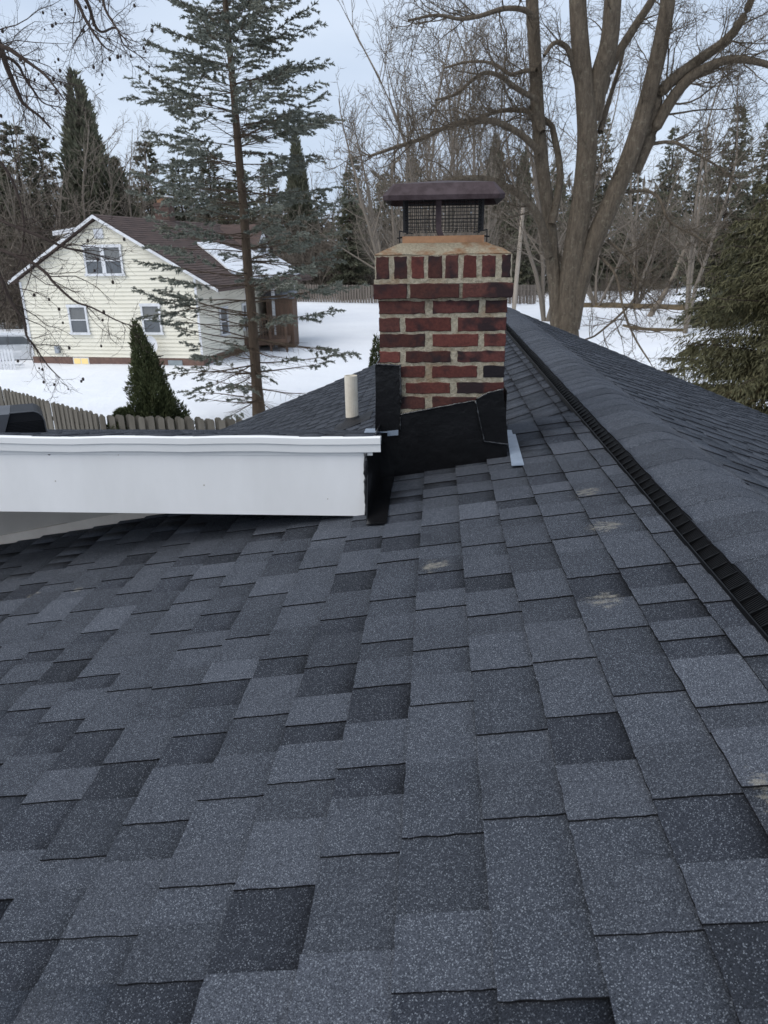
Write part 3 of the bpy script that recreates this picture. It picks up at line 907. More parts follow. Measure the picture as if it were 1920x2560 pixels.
# ------------------------------------------------------------------ bare wood: tubes in numpy
class Wood:
    def __init__(s, seed): s.V, s.Q, s.n, s.r = [], [], 0, np.random.default_rng(seed); s.tips = []
    def tube(s, pts, rad, k):
        pts = np.asarray(pts, float); rad = np.asarray(rad, float)
        t = np.gradient(pts, axis=0); t /= np.linalg.norm(t, axis=1, keepdims=True) + 1e-9
        ref = np.where(np.abs(t[:, 2:3]) < .9, np.array([[0, 0, 1.]]), np.array([[1., 0, 0]]))
        u = np.cross(t, ref); u /= np.linalg.norm(u, axis=1, keepdims=True) + 1e-9
        w = np.cross(t, u)
        a = np.arange(k) * 2 * np.pi / k
        V = pts[:, None] + rad[:, None, None] * (np.cos(a)[None, :, None] * u[:, None] + np.sin(a)[None, :, None] * w[:, None])
        m = len(pts)
        i = np.arange(m - 1)[:, None] * k + np.arange(k)[None]
        j = np.arange(m - 1)[:, None] * k + (np.arange(k)[None] + 1) % k
        s.Q.append(np.stack([i, j, j + k, i + k], -1).reshape(-1, 4) + s.n)
        s.V.append(V.reshape(-1, 3)); s.n += m * k
    def path(s, p, d, L, n, wander, trop):
        """wandering path; trop = pull along z at the end"""
        p = np.array(p, float); d = np.array(d, float); d /= np.linalg.norm(d)
        out = [p.copy()]; h = L / n
        for i in range(n):
            d = d + s.r.normal(0, wander, 3) + np.array([0, 0, trop / n]); d /= np.linalg.norm(d)
            p = p + d * h; out.append(p.copy())
        return np.array(out)
    def off(s, t, lo, hi, flat=0.0):
        """direction at lo..hi degrees off t"""
        a = math.radians(s.r.uniform(lo, hi)); v = s.r.normal(0, 1, 3); v[2] *= 1 - flat
        v -= t * (v @ t); v /= np.linalg.norm(v) + 1e-9
        return t * math.cos(a) + v * math.sin(a)
    def branch(s, p, d, L, r0, spec, lv):
        """spec: per level dict(n, ang, len, wander, trop, start, seg, sides)"""
        c = spec[lv]
        pts = s.path(p, d, L, c['seg'], c['wander'], c['trop'])
        rad = r0 * (1 - np.linspace(0, 1, len(pts)) ** 1.1 * (1 - c.get('tip', .25)))
        s.tube(pts, rad, c['sides'])
        if lv + 1 < len(spec): s.spawn(pts, rad, L, spec, lv)
        else: s.tips.append(pts[-1])
    def spawn(s, pts, rad, L, spec, lv):
        c, nx_ = spec[lv], spec[lv + 1]
        n = c['n'] if isinstance(c['n'], int) else max(1, int(c['n'] * L + s.r.uniform(0, 1)))
        for f in np.sort(s.r.uniform(c['start'], 1.0, n)):
            k = f * (len(pts) - 1); i = min(int(k), len(pts) - 2); u = k - i
            p = pts[i] * (1 - u) + pts[i + 1] * u
            t = pts[i + 1] - pts[i]; t /= np.linalg.norm(t) + 1e-9
            rr = (rad[i] * (1 - u) + rad[i + 1] * u)
            l = L * c['len'] * s.r.uniform(.55, 1.2) * (1 - .55 * (f - c['start']) / (1 - c['start']))
            l = max(l, nx_.get('min', .1))
            s.branch(p, s.off(t, *c['ang'], c.get('flat', 0)), l, max(min(rr * c.get('rr', .6), l * c.get('slim', .014)), nx_.get('rmin', .002)), spec, lv + 1)
    def mesh(s, name, mat, smooth=True):
        return np_mesh(name, np.concatenate(s.V), np.concatenate(s.Q), [], mat, smooth)

def smooth_path(pts, k=4):
    """Catmull-Rom through traced points"""
    P_ = [np.array(p, float) for p in pts]; P_ = [2 * P_[0] - P_[1]] + P_ + [2 * P_[-1] - P_[-2]]
    out = []
    for i in range(1, len(P_) - 2):
        a, b, c, d = P_[i - 1:i + 3]
        for j in range(k):
            t = j / k
            out.append(.5 * (2 * b + (c - a) * t + (2 * a - 5 * b + 4 * c - d) * t * t + (3 * b - a - 3 * c + d) * t ** 3))
    out.append(P_[-2]); return np.array(out)

def bark(name, c1, c2, lichen=None, bd=.02):
    m, nt, b = new_mat(name, .9, .15)
    p = pos(nt, (1, 1, .22)); q = pos(nt)
    n1 = noise(nt, p, 15, 6, .75)
    c = ramp(nt, n1, [(.3, c2), (.7, c1)])
    if lichen: c = mixc(nt, ramp(nt, noise(nt, q, 9, 5, .7), [(.56, 0.0), (.70, .6)]), c, lichen)
    nt.links.new(c, b.inputs['Base Color']); bump(nt, b, n1, bd)
    return m
m_maple = bark('maple_bark', (.205, .165, .122), (.075, .060, .046), (.29, .265, .20), .06)
m_twig_far = bark('grey_twig_bark', (.245, .21, .172), (.16, .135, .112))
m_pale = bark('pale_trunk_bark', (.30, .255, .205), (.19, .16, .128))
m_dkbark = bark('dark_branch_bark', (.085, .064, .054), (.046, .035, .030))
m_spbark = bark('spruce_bark', (.13, .095, .068), (.065, .048, .036), (.15, .14, .09))
m_conebark = bark('conifer_bark', (.07, .055, .042), (.04, .03, .025))

# ------------------------------------------------------------------ big maple beyond the ridge
YM = 21.0
def tr(pts, dy=0.0, k=4, y0=YM):
    n = len(pts)
    return smooth_path([at(x, y, y0 + dy * i / max(1, n - 1)) for i, (x, y) in enumerate(pts)], k)
W = Wood(21)
PX = YM / FPX * .92
SP = [dict(n=1.9, ang=(30, 70), len=.42, wander=.14, trop=.1, start=.15, seg=8, sides=6, rr=.42),
      dict(n=4.4, ang=(30, 75), len=.50, wander=.16, trop=.30, start=.1, seg=8, sides=4, rr=.6, min=1.3, rmin=.012),
      dict(n=5.5, ang=(30, 75), len=.55, wander=.2, trop=.35, start=.1, seg=5, sides=3, rr=.6, min=.6, rmin=.0075),
      dict(n=5.5, ang=(30, 70), len=.6, wander=.2, trop=.3, start=.15, seg=3, sides=3, min=.4, rmin=.0060, rr=.6),
      dict(n=0, ang=(0, 0), len=0, wander=.22, trop=.2, start=0, seg=3, sides=3, min=.22, rmin=.0050)]
def limb(pts, r0, r1, dy=0.0, lv=0, sides=9, L=None, dens=None):
    p = tr(pts, dy); rad = np.linspace(r0, r1, len(p)) * PX
    W.tube(p, rad, sides)
    L = L or float(np.linalg.norm(np.diff(p, axis=0), axis=1).sum())
    sp = SP
    if dens is not None:
        sp = [dict(s_) for s_ in SP]; sp[lv]['n'] = dens
    W.spawn(p, rad, min(L, 4.5), sp, lv)
# trunk (flared to the ground) and its stems, radii in photograph pixels
base = gpos(1425, YM)
p0 = np.array([base + Vector((.25, 0, -.1)), base + Vector((.22, 0, .5)), at(1412, 850, YM), at(1410, 825, YM)])
W.tube(smooth_path(p0), np.linspace(44, 34, 13) * PX, 14)
limb([(1394, 830), (1390, 740), (1381, 660), (1374, 560), (1357, 430), (1345, 290), (1338, 150), (1330, 0), (1318, -330)], 19, 14, .5, 0, 10, dens=7)
limb([(1416, 830), (1424, 720), (1440, 600), (1458, 480), (1468, 350), (1462, 230), (1452, 130), (1444, 0), (1436, -300)], 31, 18, -.3, 0, 12, dens=8)
limb([(1478, 300), (1500, 190), (1522, 110), (1532, 0), (1545, -260)], 24, 17, -.9, 0, 10, dens=6)
limb([(1505, 230), (1530, 160), (1585, 70), (1640, -20), (1700, -180)], 13, 8, .8, 0, 8, dens=9)
limb([(1424, 820), (1444, 720), (1486, 600), (1535, 490), (1578, 380), (1607, 290), (1633, 190), (1655, 90), (1672, -20), (1690, -260)], 27, 15, -.6, 0, 12, dens=9)
limb([(1590, 400), (1622, 310), (1655, 228), (1730, 163), (1816, 100), (1860, 40), (1890, -30), (1950, -160)], 17, 5.5, -1.2, 0, 9, dens=20)
limb([(1585, 430), (1640, 315), (1705, 215), (1770, 168), (1840, 148), (1930, 165), (2030, 210)], 17, 4.5, -1.6, 0, 9, dens=22)
limb([(1500, 330), (1520, 260), (1545, 180), (1560, 120)], 8, 4, 1.2, 1, 6)
# left limbs
limb([(1348, 378), (1300, 335), (1240, 305), (1190, 304), (1120, 316), (1060, 345), (995, 366), (920, 392)], 9, 3, -1.6, 0, 7, dens=26)
limb([(1356, 330), (1330, 285), (1290, 275), (1240, 280), (1200, 295), (1150, 305)], 8, 3, 1.5, 0, 7, dens=18)
limb([(1345, 250), (1290, 220), (1250, 190), (1210, 183), (1175, 205), (1140, 235), (1090, 250)], 7, 2.5, -2.0, 0, 7, dens=13)
limb([(1335, 45), (1310, 25), (1260, 22), (1200, 40), (1150, 48), (1090, 38), (1020, 52)], 7, 2.5, -1.2, 0, 7, dens=18)
limb([(1342, 175), (1310, 178), (1275, 185), (1230, 158), (1170, 155), (1110, 170)], 6, 2.5, 1.6, 0, 7, dens=11)
limb([(1372, 640), (1352, 560), (1318, 504), (1258, 462), (1200, 445), (1120, 452), (1040, 470)], 12, 4, -1.8, 0, 8, dens=16)
limb([(1380, 560), (1400, 440), (1385, 340), (1375, 310), (1330, 278)], 10, 6, .8, 0, 7, dens=10)
limb([(1468, 330), (1430, 150), (1405, 110), (1382, 110), (1360, 140)], 8, 4, -1.0, 1, 6)
# low drooping limbs on the right
limb([(1565, 480), (1620, 478), (1650, 500), (1668, 545), (1690, 565), (1740, 590), (1775, 615)], 5, 2, -1.4, 0, 6, dens=18)
limb([(1600, 365), (1680, 355), (1730, 380), (1800, 420), (1850, 470)], 5, 2, -1.4, 0, 6, dens=18)
limb([(1500, 640), (1540, 690), (1560, 780), (1590, 850), (1625, 905)], 4, 1.8, -3.0, 1, 6)
limb([(1520, 600), (1580, 660), (1590, 740), (1500, 830), (1460, 850)], 4, 1.8, -2.4, 1, 6)
maple = empty('maple_tree', base)
tag(maple, 'huge bare maple with several thick forking stems beyond the roof ridge', 'tree')
o = link('trunk', W.mesh('trunk', m_maple), maple); o.location = -base

# ------------------------------------------------------------------ overhanging bare tree at the left, dark seed balls
YL = 10.5
W = Wood(33)
SPL = [dict(n=3.4, slim=.008, ang=(25, 65), len=.46, wander=.15, trop=-.1, start=.08, seg=7, sides=5, rr=.5),
       dict(n=8.5, ang=(25, 75), len=.5, wander=.22, trop=-.15, start=.1, seg=6, sides=4, rr=.5, min=.4, rmin=.0040, slim=.010),
       dict(n=9.0, ang=(25, 75), len=.55, wander=.24, trop=.0, start=.15, seg=4, sides=3, rr=.6, min=.18, rmin=.0027, slim=.008),
       dict(n=0, ang=(0, 0), len=0, wander=.25, trop=.1, start=0, seg=3, sides=3, min=.09, rmin=.0021)]
PXL = YL / FPX * 1.04
tb = gpos(-420, YL)
def limbl(pts, r0, r1, dy=0.0, lv=0, dens=None, y0=YL):
    p = tr(pts, dy, 4, y0); rad = np.linspace(r0, r1, len(p)) * PXL
    W.tube(p, rad, 6)
    sp = [dict(s_) for s_ in SPL]
    if dens: sp[lv]['n'] = dens
    W.spawn(p, rad, min(2.6, float(np.linalg.norm(np.diff(p, axis=0), axis=1).sum())), sp, lv)
W.tube(smooth_path([tb + Vector((0, 0, -.1)), tb + Vector((.05, 0, 2)), tb + Vector((-.05, .1, 5)), tb + Vector((.1, 0, 8)), tb + Vector((0, 0, 11))]), np.linspace(.24, .1, 17), 10)
tp = lambda z: tb + Vector((0, 0, z))
def limbt(z, pts, r0, r1, dy=0.0, dens=None):
    """limb leaving the trunk at height z, then following traced points"""
    q = [tp(z)] + [at(x, y, YL + dy * (i + 1) / len(pts)) for i, (x, y) in enumerate(pts)]
    p = smooth_path(q, 4); rad = np.linspace(r0 * .55, r1 * .7, len(p)) * PXL
    W.tube(p, rad, 6)
    sp = [dict(s_) for s_ in SPL]
    if dens: sp[0]['n'] = int(dens * 1.7)
    s_ = 3
    W.spawn(p[s_:], rad[s_:], 2.4, sp, 0)
limbt(7.2, [(-180, 40), (-30, 80), (3, 125), (18, 170), (48, 240), (62, 262), (100, 292), (128, 322)], 16, 3, .4, 12)
limbt(7.0, [(-100, 120), (2, 116), (45, 138), (70, 155), (110, 185), (135, 215), (160, 248)], 12, 1.8, -.3, 10)
limbt(6.4, [(-150, 150), (-5, 140), (42, 160), (62, 195), (85, 228), (110, 258), (150, 268)], 9, 1.5, .6, 9)
limbt(8.4, [(-100, -150), (60, -140), (150, -60), (193, 5), (212, 45), (238, 88), (262, 118), (285, 130)], 12, 1.5, -.2, 11)
limbt(8.6, [(-80, -190), (90, -160), (180, -40), (218, 5), (236, 60), (255, 80), (290, 70), (310, 112), (350, 140)], 11, 1.3, .5, 11)
limbt(8.8, [(-60, -220), (140, -190), (240, -60), (262, 20), (285, 60), (305, 90), (330, 110)], 9, 1.2, -.6, 9)
limbt(4.2, [(-130, 520), (20, 560), (112, 597), (160, 618), (197, 627), (250, 640), (300, 655)], 9, 1.6, .3, 11)
limbt(4.0, [(-160, 600), (40, 640), (110, 678), (133, 705), (185, 752), (230, 769), (290, 800), (335, 817)], 9, 1.4, -.4, 11)
limbt(4.4, [(-140, 560), (-20, 660), (28, 755), (60, 800), (66, 838), (84, 862), (118, 912), (150, 945)], 10, 1.5, .2, 13)
limbt(5.2, [(-160, 330), (-30, 380), (30, 450), (60, 560), (50, 650), (25, 700)], 9, 1.6, .7, 11)
left_tree = empty('seed_ball_tree', tb)
tag(left_tree, 'dark bare twigs with small round seed balls hanging in front of the yellow house', 'tree')
o = link('branch_system', W.mesh('branch_system', m_dkbark), left_tree); o.location = -tb
m_ball = M('seed_ball', (.030, .022, .019), (.045, .034, .028), 60, rough=.9, bdist=.004, bscale=120)
mb = MB()
r = random.Random(9)
for i in range(6):
    a = math.pi * i / 5 - math.pi / 2
    for k in range(8):
        b = 2 * math.pi * k / 8; rr_ = r.uniform(.8, 1.15)
        mb.v.append((math.cos(a) * math.cos(b) * rr_, math.cos(a) * math.sin(b) * rr_, math.sin(a) * rr_))
for i in range(5):
    for k in range(8): mb.f.append((i*8 + k, i*8 + (k+1) % 8, (i+1)*8 + (k+1) % 8, (i+1)*8 + k)); mb.m.append(0)
ball_me = mb.mesh('seed_ball', m_ball)
tips = [t for t in W.tips if t[0] > -7.2]
rt = np.random.default_rng(4); sel = rt.choice(len(tips), 95, replace=False)
for i in sel:
    o = link('seed_ball', ball_me, left_tree); o.location = Vector(tips[i]) - tb; s = rt.uniform(.010, .024); o.scale = (s, s, s * 1.15)

# ------------------------------------------------------------------ needles: ribbons in numpy
class Fol:
    def __init__(s, seed): s.V, s.T, s.n, s.r = [], [], 0, np.random.default_rng(seed)
    def blades(s, P, D, L, Wd, bend=0.0):
        """each blade: two triangles forming a slim kite from P along D"""
        P, D = np.asarray(P, float), np.asarray(D, float); n = len(P)
        D = D / (np.linalg.norm(D, axis=1, keepdims=True) + 1e-9)
        v = s.r.normal(0, 1, (n, 3)); S = np.cross(D, v); S /= np.linalg.norm(S, axis=1, keepdims=True) + 1e-9
        L = np.broadcast_to(np.asarray(L, float), (n,))[:, None]; Wd = np.broadcast_to(np.asarray(Wd, float), (n,))[:, None]
        dn = np.array([[0, 0, -1.]]) * bend * L
        V = np.stack([P, P + D * L * .45 + S * Wd + dn * .3, P + D * L + dn, P + D * L * .45 - S * Wd + dn * .3], 1)
        i = np.arange(n)[:, None] * 4 + s.n
        s.T.append((i + np.array([[0, 1, 2]])).reshape(-1, 3)); s.T.append((i + np.array([[0, 2, 3]])).reshape(-1, 3))
        s.V.append(V.reshape(-1, 3)); s.n += 4 * n
    def mesh(s, name, mat): return np_mesh(name, np.concatenate(s.V), [], np.concatenate(s.T), mat)

def needle_mat(name, c1, c2, scale=1.2, brown=None):
    m, nt, b = new_mat(name, .75, .2)
    p = pos(nt)
    c = ramp(nt, noise(nt, p, scale, 4), [(.35, c1), (.65, c2)])
    c = mixc(nt, ramp(nt, noise(nt, p, 28, 2), [(.35, 0.0), (.7, .55)]), c, tuple(min(1, x * 1.5) for x in c2))
    if brown: c = mixc(nt, ramp(nt, noise(nt, p, scale * .8, 3), [(.55, 0.0), (.7, .6)]), c, brown)
    nt.links.new(c, b.inputs['Base Color'])
    return m
m_blue = needle_mat('blue_spruce_needles', (.130, .140, .112), (.190, .202, .172), 1.0, (.160, .140, .092))
m_dkneedle = needle_mat('dark_conifer_needles', (.078, .084, .058), (.125, .126, .085), .6, (.165, .130, .092))
m_arb = needle_mat('arborvitae_sprays', (.042, .052, .024), (.072, .082, .036), 1.6, (.08, .066, .03))
m_cedar = needle_mat('cedar_sprays', (.062, .062, .034), (.098, .092, .048), 1.3, (.112, .080, .043))

def conifer(seed, Ht, spread, z0, whorl, nbr, dens, L_bl, W_bl, bare_below, droop, up_top, r_tr, sec_sp=.16, blades=5, bl_keep=1.0):
    """open conifer: trunk, whorled boughs, side twigs; foliage thins towards the trunk and low down"""
    wd, fo = Wood(seed), Fol(seed + 1); r = wd.r
    n = 14
    tz = np.linspace(-.1, Ht, n); wob = np.cumsum(r.normal(0, .012, (n, 2)), 0)
    tp_ = np.column_stack([wob[:, 0], wob[:, 1], tz]); tr_ = r_tr * (1 - np.linspace(0, 1, n)) ** .8 + .012
    tr_[0] *= 1.35
    wd.tube(tp_, tr_, 8)
    PB, DB, LB = [], [], []
    z = z0
    while z < Ht - .15:
        f = z / Ht
        Lz = spread(f)
        for b in range(nbr + (1 if r.random() < .5 else 0)):
            a = r.uniform(0, 2 * np.pi); L = Lz * r.uniform(.62, 1.12)
            if L < .12: L = .12
            el = droop * (1 - f) + up_top * f + r.normal(0, .08)
            d = np.array([math.cos(a) * math.cos(el), math.sin(a) * math.cos(el), math.sin(el)])
            p0_ = np.array([np.interp(z, tz, wob[:, 0]), np.interp(z, tz, wob[:, 1]), z + r.uniform(-.1, .1)])
            path = wd.path(p0_, d, L, 7, .045, .10 if f > .3 else .18)
            rad = np.linspace(max(.007, r_tr * .13 * (1 - f) + .005), .003, 8)
            wd.tube(path, rad, 4)
            lean = bare_below(f)
            ns = max(3, int(L / sec_sp))
            side = np.cross(d, [0, 0, 1]); side /= np.linalg.norm(side)
            for j in range(ns):
                g = (j + r.uniform(.2, .8)) / ns; sg = 1 if j % 2 else -1
                k = g * 7; i0 = min(int(k), 6); u = k - i0
                q = path[i0] * (1 - u) + path[i0 + 1] * u
                tdir = path[i0 + 1] - path[i0]; tdir /= np.linalg.norm(tdir)
                l2 = (.10 + .42 * L * (1 - g) ** .8 * .55 + .12) * r.uniform(.6, 1.2); l2 = min(l2, .95)
                d2 = tdir * .75 + side * sg * r.uniform(.5, 1.0) + np.array([0, 0, r.uniform(-.25, .05)])
                pth = wd.path(q, d2, l2, 3, .06, -.12)
                wd.tube(pth, np.linspace(.006, .003, 4), 3)
                if g < lean * r.uniform(.75, 1.2): continue
                m_ = max(2, int(l2 * dens * bl_keep))
                uu = r.uniform(.1 if g > lean + .1 else .5, 1, m_)
                kk = uu * 3; ii = np.minimum(kk.astype(int), 2); fr = (kk - ii)[:, None]
                pp = pth[ii] * (1 - fr) + pth[ii + 1] * fr
                dd = (pth[ii + 1] - pth[ii]); dd = dd / np.linalg.norm(dd, axis=1, keepdims=True)
                PB.append(pp); DB.append(dd + r.normal(0, .38, (m_, 3)) + np.array([0, 0, .06])); LB.append(np.full(m_, L_bl) * r.uniform(.6, 1.25, m_))
        z += whorl * r.uniform(.75, 1.25)
    PB, DB, LB = np.concatenate(PB), np.concatenate(DB), np.concatenate(LB)
    fo.blades(PB, DB, LB, W_bl)
    fo.blades(PB, DB + fo.r.normal(0, .25, DB.shape), LB * .9, W_bl * .9)
    return wd, fo

def tree_obj(name, label, loc, wd, fo, mb_, mf_, group=None):
    t = empty(name, loc); tag(t, label, 'tree', group)
    link('trunk', wd.mesh('trunk', mb_), t)
    link('crown', fo.mesh('crown', mf_), t)
    return t

# blue spruce
sp_base = Vector((-3.86, 22.0, 0.0))
wd, fo = conifer(111, 15.6, lambda f: 3.35 * min(1, (1.02 - f) / .50) ** .85 * (1 if f > .12 else .8), .75, .34, 5, 86, .105, .0140,
                 lambda f: .70 if f < .20 else (.52 if f < .34 else (.30 if f < .60 else .10)), -.10, .40, .165, .115)
spruce = tree_obj('blue_spruce', 'tall open blue spruce with layered grey-green boughs and a bare lower trunk', sp_base, wd, fo, m_spbark, m_blue)

# column and cone shaped evergreens built from upright sprays
def cone_evergreen(seed, Ht, R0, n, L, Wd, prof, mat_f, hang=0.0, lean=0.0, shell=.45, lump=.12, tr_r=.08, limbs=0, z0=.05):
    wd, fo = Wood(seed), Fol(seed + 1); r = fo.r
    wd.tube([(0, 0, -.1), (lean * .5, 0, Ht * .5), (lean * .92, 0, Ht * .92)], [tr_r, tr_r * .6, .008], 6)
    f = z0 + (1 - z0) * (1 - np.sqrt(r.uniform(0, 1, n)) ) if prof == 'cone' else r.uniform(z0, 1, n)
    a = r.uniform(0, 2 * np.pi, n)
    if prof == 'cone': rad = R0 * (1 - f) ** .85
    else: rad = R0 * prof(f)
    lum = 1 + lump * np.sin(a * 3 + f * 17) + lump * .8 * np.sin(a * 7 - f * 31 + 2) + r.normal(0, .05, n)
    dep = 1 - shell * r.uniform(0, 1, n) ** 1.6
    rr_ = rad * lum * dep
    P = np.column_stack([np.cos(a) * rr_ + lean * f, np.sin(a) * rr_, f * Ht])
    D = np.column_stack([np.cos(a), np.sin(a), np.zeros(n)]) * r.uniform(.3, .9, (n, 1)) + np.array([0, 0, 1.0 - hang]) + r.normal(0, .28, (n, 3))
    fo.blades(P, D, L * r.uniform(.6, 1.3, n), Wd * r.uniform(.7, 1.2, n), bend=max(0, hang - .4))
    for k in range(limbs):
        z = Ht * r.uniform(.1, .8); b = r.uniform(0, 2 * np.pi)
        l_ = R0 * (1 - z / Ht) * .8
        wd.tube(wd.path((0, 0, z), (math.cos(b), math.sin(b), .1), l_, 4, .08, .1), np.linspace(.02, .006, 5), 4)
    return wd, fo

arb_p = Vector((-4.92, 15.9, 0))
wd, fo = cone_evergreen(201, 3.72, .80, 40000, .10, .0135, 'cone', m_arb, limbs=14, lean=-.42, lump=.22, shell=.55)
tree_obj('arborvitae', 'dark green conical arborvitae beside the board fence', arb_p, wd, fo, m_conebark, m_arb)
wd, fo = cone_evergreen(203, 1.85, .62, 14000, .08, .013, lambda f: np.clip(1.15 - f ** 3 * 1.0, .1, 1) * np.where(f < .2, .8, 1), m_arb)
tree_obj('rounded_shrub', 'low rounded evergreen shrub at the foot of the conical arborvitae', Vector((-5.65, 15.4, 0)), wd, fo, m_conebark, m_arb)
p = at(940, 835, 16.5)
wd, fo = cone_evergreen(205, p.z, .55, 16000, .085, .0135, 'cone', m_arb, limbs=6)
tree_obj('arborvitae', 'small green arborvitae tip showing behind the chimney flashing', Vector((p.x, p.y, 0)), wd, fo, m_conebark, m_arb)

# drooping cedar at the right behind the roof
def cedar():
    wd, fo = Wood(301), Fol(302); r = fo.r
    Ht = 7.7
    wd.tube([(0, 0, -.1), (.05, 0, 2.5), (0, .05, 5.5), (0, 0, Ht)], [.17, .13, .08, .012], 8)
    PB, DB, LB = [], [], []
    z = 1.2
    while z < Ht - .1:
        f = z / Ht
        Lz = 3.7 * (1 - f) ** .7 * (.8 + .2 * min(1, f * 5))
        for b in range(11):
            a = r.uniform(0, 2 * np.pi); L = Lz * r.uniform(.55, 1.12) + .1
            d = np.array([math.cos(a), math.sin(a), .35]); path = wd.path((0, 0, z), d, L, 7, .06, -.55)
            wd.tube(path, np.linspace(.028 * (1 - f) + .006, .004, 8), 4)
            ns = int(L / .042) + 3
            for j in range(ns):
                g = .18 + .82 * (j + r.uniform()) / ns
                if g < .35 and r.random() < .6: continue
                k = g * 7; i0 = min(int(k), 6); u = k - i0; q = path[i0] * (1 - u) + path[i0 + 1] * u
                d2 = np.array([math.cos(a + r.normal(0, .8)), math.sin(a + r.normal(0, .8)), r.uniform(-.5, .25)])
                l2 = r.uniform(.18, .46) * (.6 + .4 * (1 - g)); pth = wd.path(q, d2, l2, 3, .1, -.7)
                wd.tube(pth, np.linspace(.0045, .002, 4), 3)
                m_ = int(l2 * 105)
                kk = r.uniform(.05, 1, m_) * 3; ii = np.minimum(kk.astype(int), 2); fr = (kk - ii)[:, None]
                PB.append(pth[ii] * (1 - fr) + pth[ii + 1] * fr)
                dd = pth[ii + 1] - pth[ii]; dd /= np.linalg.norm(dd, axis=1, keepdims=True)
                DB.append(dd + r.normal(0, .45, (m_, 3)) + np.array([0, 0, -.35])); LB.append(r.uniform(.045, .115, m_))
        z += .27 * r.uniform(.8, 1.2)
    PB, DB, LB = np.concatenate(PB), np.concatenate(DB), np.concatenate(LB)
    fo.blades(PB, DB, LB, .0085, .15)
    n = 60000; f = .16 + .80 * (1 - np.sqrt(r.uniform(0, 1, n))); a = r.uniform(0, 2 * np.pi, n)        # inner and outer hanging sprays
    q = 3.35 * (1 - f) ** .7 * (1 + .16 * np.sin(a * 5 + f * 23) + .12 * np.sin(a * 11 - f * 41)) * (1 - .55 * r.uniform(0, 1, n) ** 1.3)
    fo.blades(np.column_stack([np.cos(a) * q, np.sin(a) * q, f * Ht]), np.column_stack([np.cos(a) * .5, np.sin(a) * .5, -.7 * np.ones(n)]) + r.normal(0, .4, (n, 3)), r.uniform(.06, .17, n), .010)
    return wd, fo
wd, fo = cedar()
tree_obj('cedar_tree', 'olive brown drooping cedar close behind the right roof slope', Vector((7.75, 12.6, 0)), wd, fo, m_conebark, m_cedar)

# ------------------------------------------------------------------ tree line behind the houses
protos = {}
def proto(kind, builder, mb_, mf_):
    wd, fo = builder
    protos[kind] = (wd.mesh('trunk', mb_), fo.mesh('crown', mf_) if fo else None)
dkc = lambda s, Ht, sp_, dens: conifer(s, Ht, lambda f: sp_ * (1.02 - f) ** .8 * (.75 + .25 * min(1, f * 6)), .5, .36, 6, dens, .30, .050, lambda f: .12, -.25, .30, .16, .20)
proto('spruceA', dkc(401, 12.0, 3.0, 20), m_conebark, m_dkneedle)
proto('spruceB', dkc(403, 12.0, 2.4, 22), m_conebark, m_dkneedle)
proto('spire', cone_evergreen(405, 12.0, 2.3, 17000, .42, .07, 'cone', m_dkneedle, limbs=20, lump=.16, shell=.6), m_conebark, m_dkneedle)
hemf = lambda s: conifer(s, 12.0, lambda f: 3.6 * (1.0 - f) ** .65, .3, .34, 6, 22, .26, .045, lambda f: .05, -.35, .15, .18, .19)
proto('hemlock', hemf(407), m_conebark, m_dkneedle)
def put(kind, name, label, x, ytop, Y, wide=1.0, Ht=12.0, group='conifers in the tree line behind the houses', rz=None):
    p = at(x, ytop, Y); s = p.z / Ht
    t = empty(name, (p.x, Y, 0), rz if rz is not None else random.Random(int(x * 7 + Y)).uniform(0, 6.28)); tag(t, label, 'tree', group)
    t.scale = (s * wide, s * wide, s)
    tm, cm = protos[kind]
    link('trunk', tm, t)
    if cm: link('crown', cm, t)
    return t
LB_SP = 'dark evergreen conifer in the tree line behind the houses'
put('spire', 'conifer_tree', 'tallest dark spire-shaped evergreen rising behind the yellow house', 182, 178, 46, 1.0)
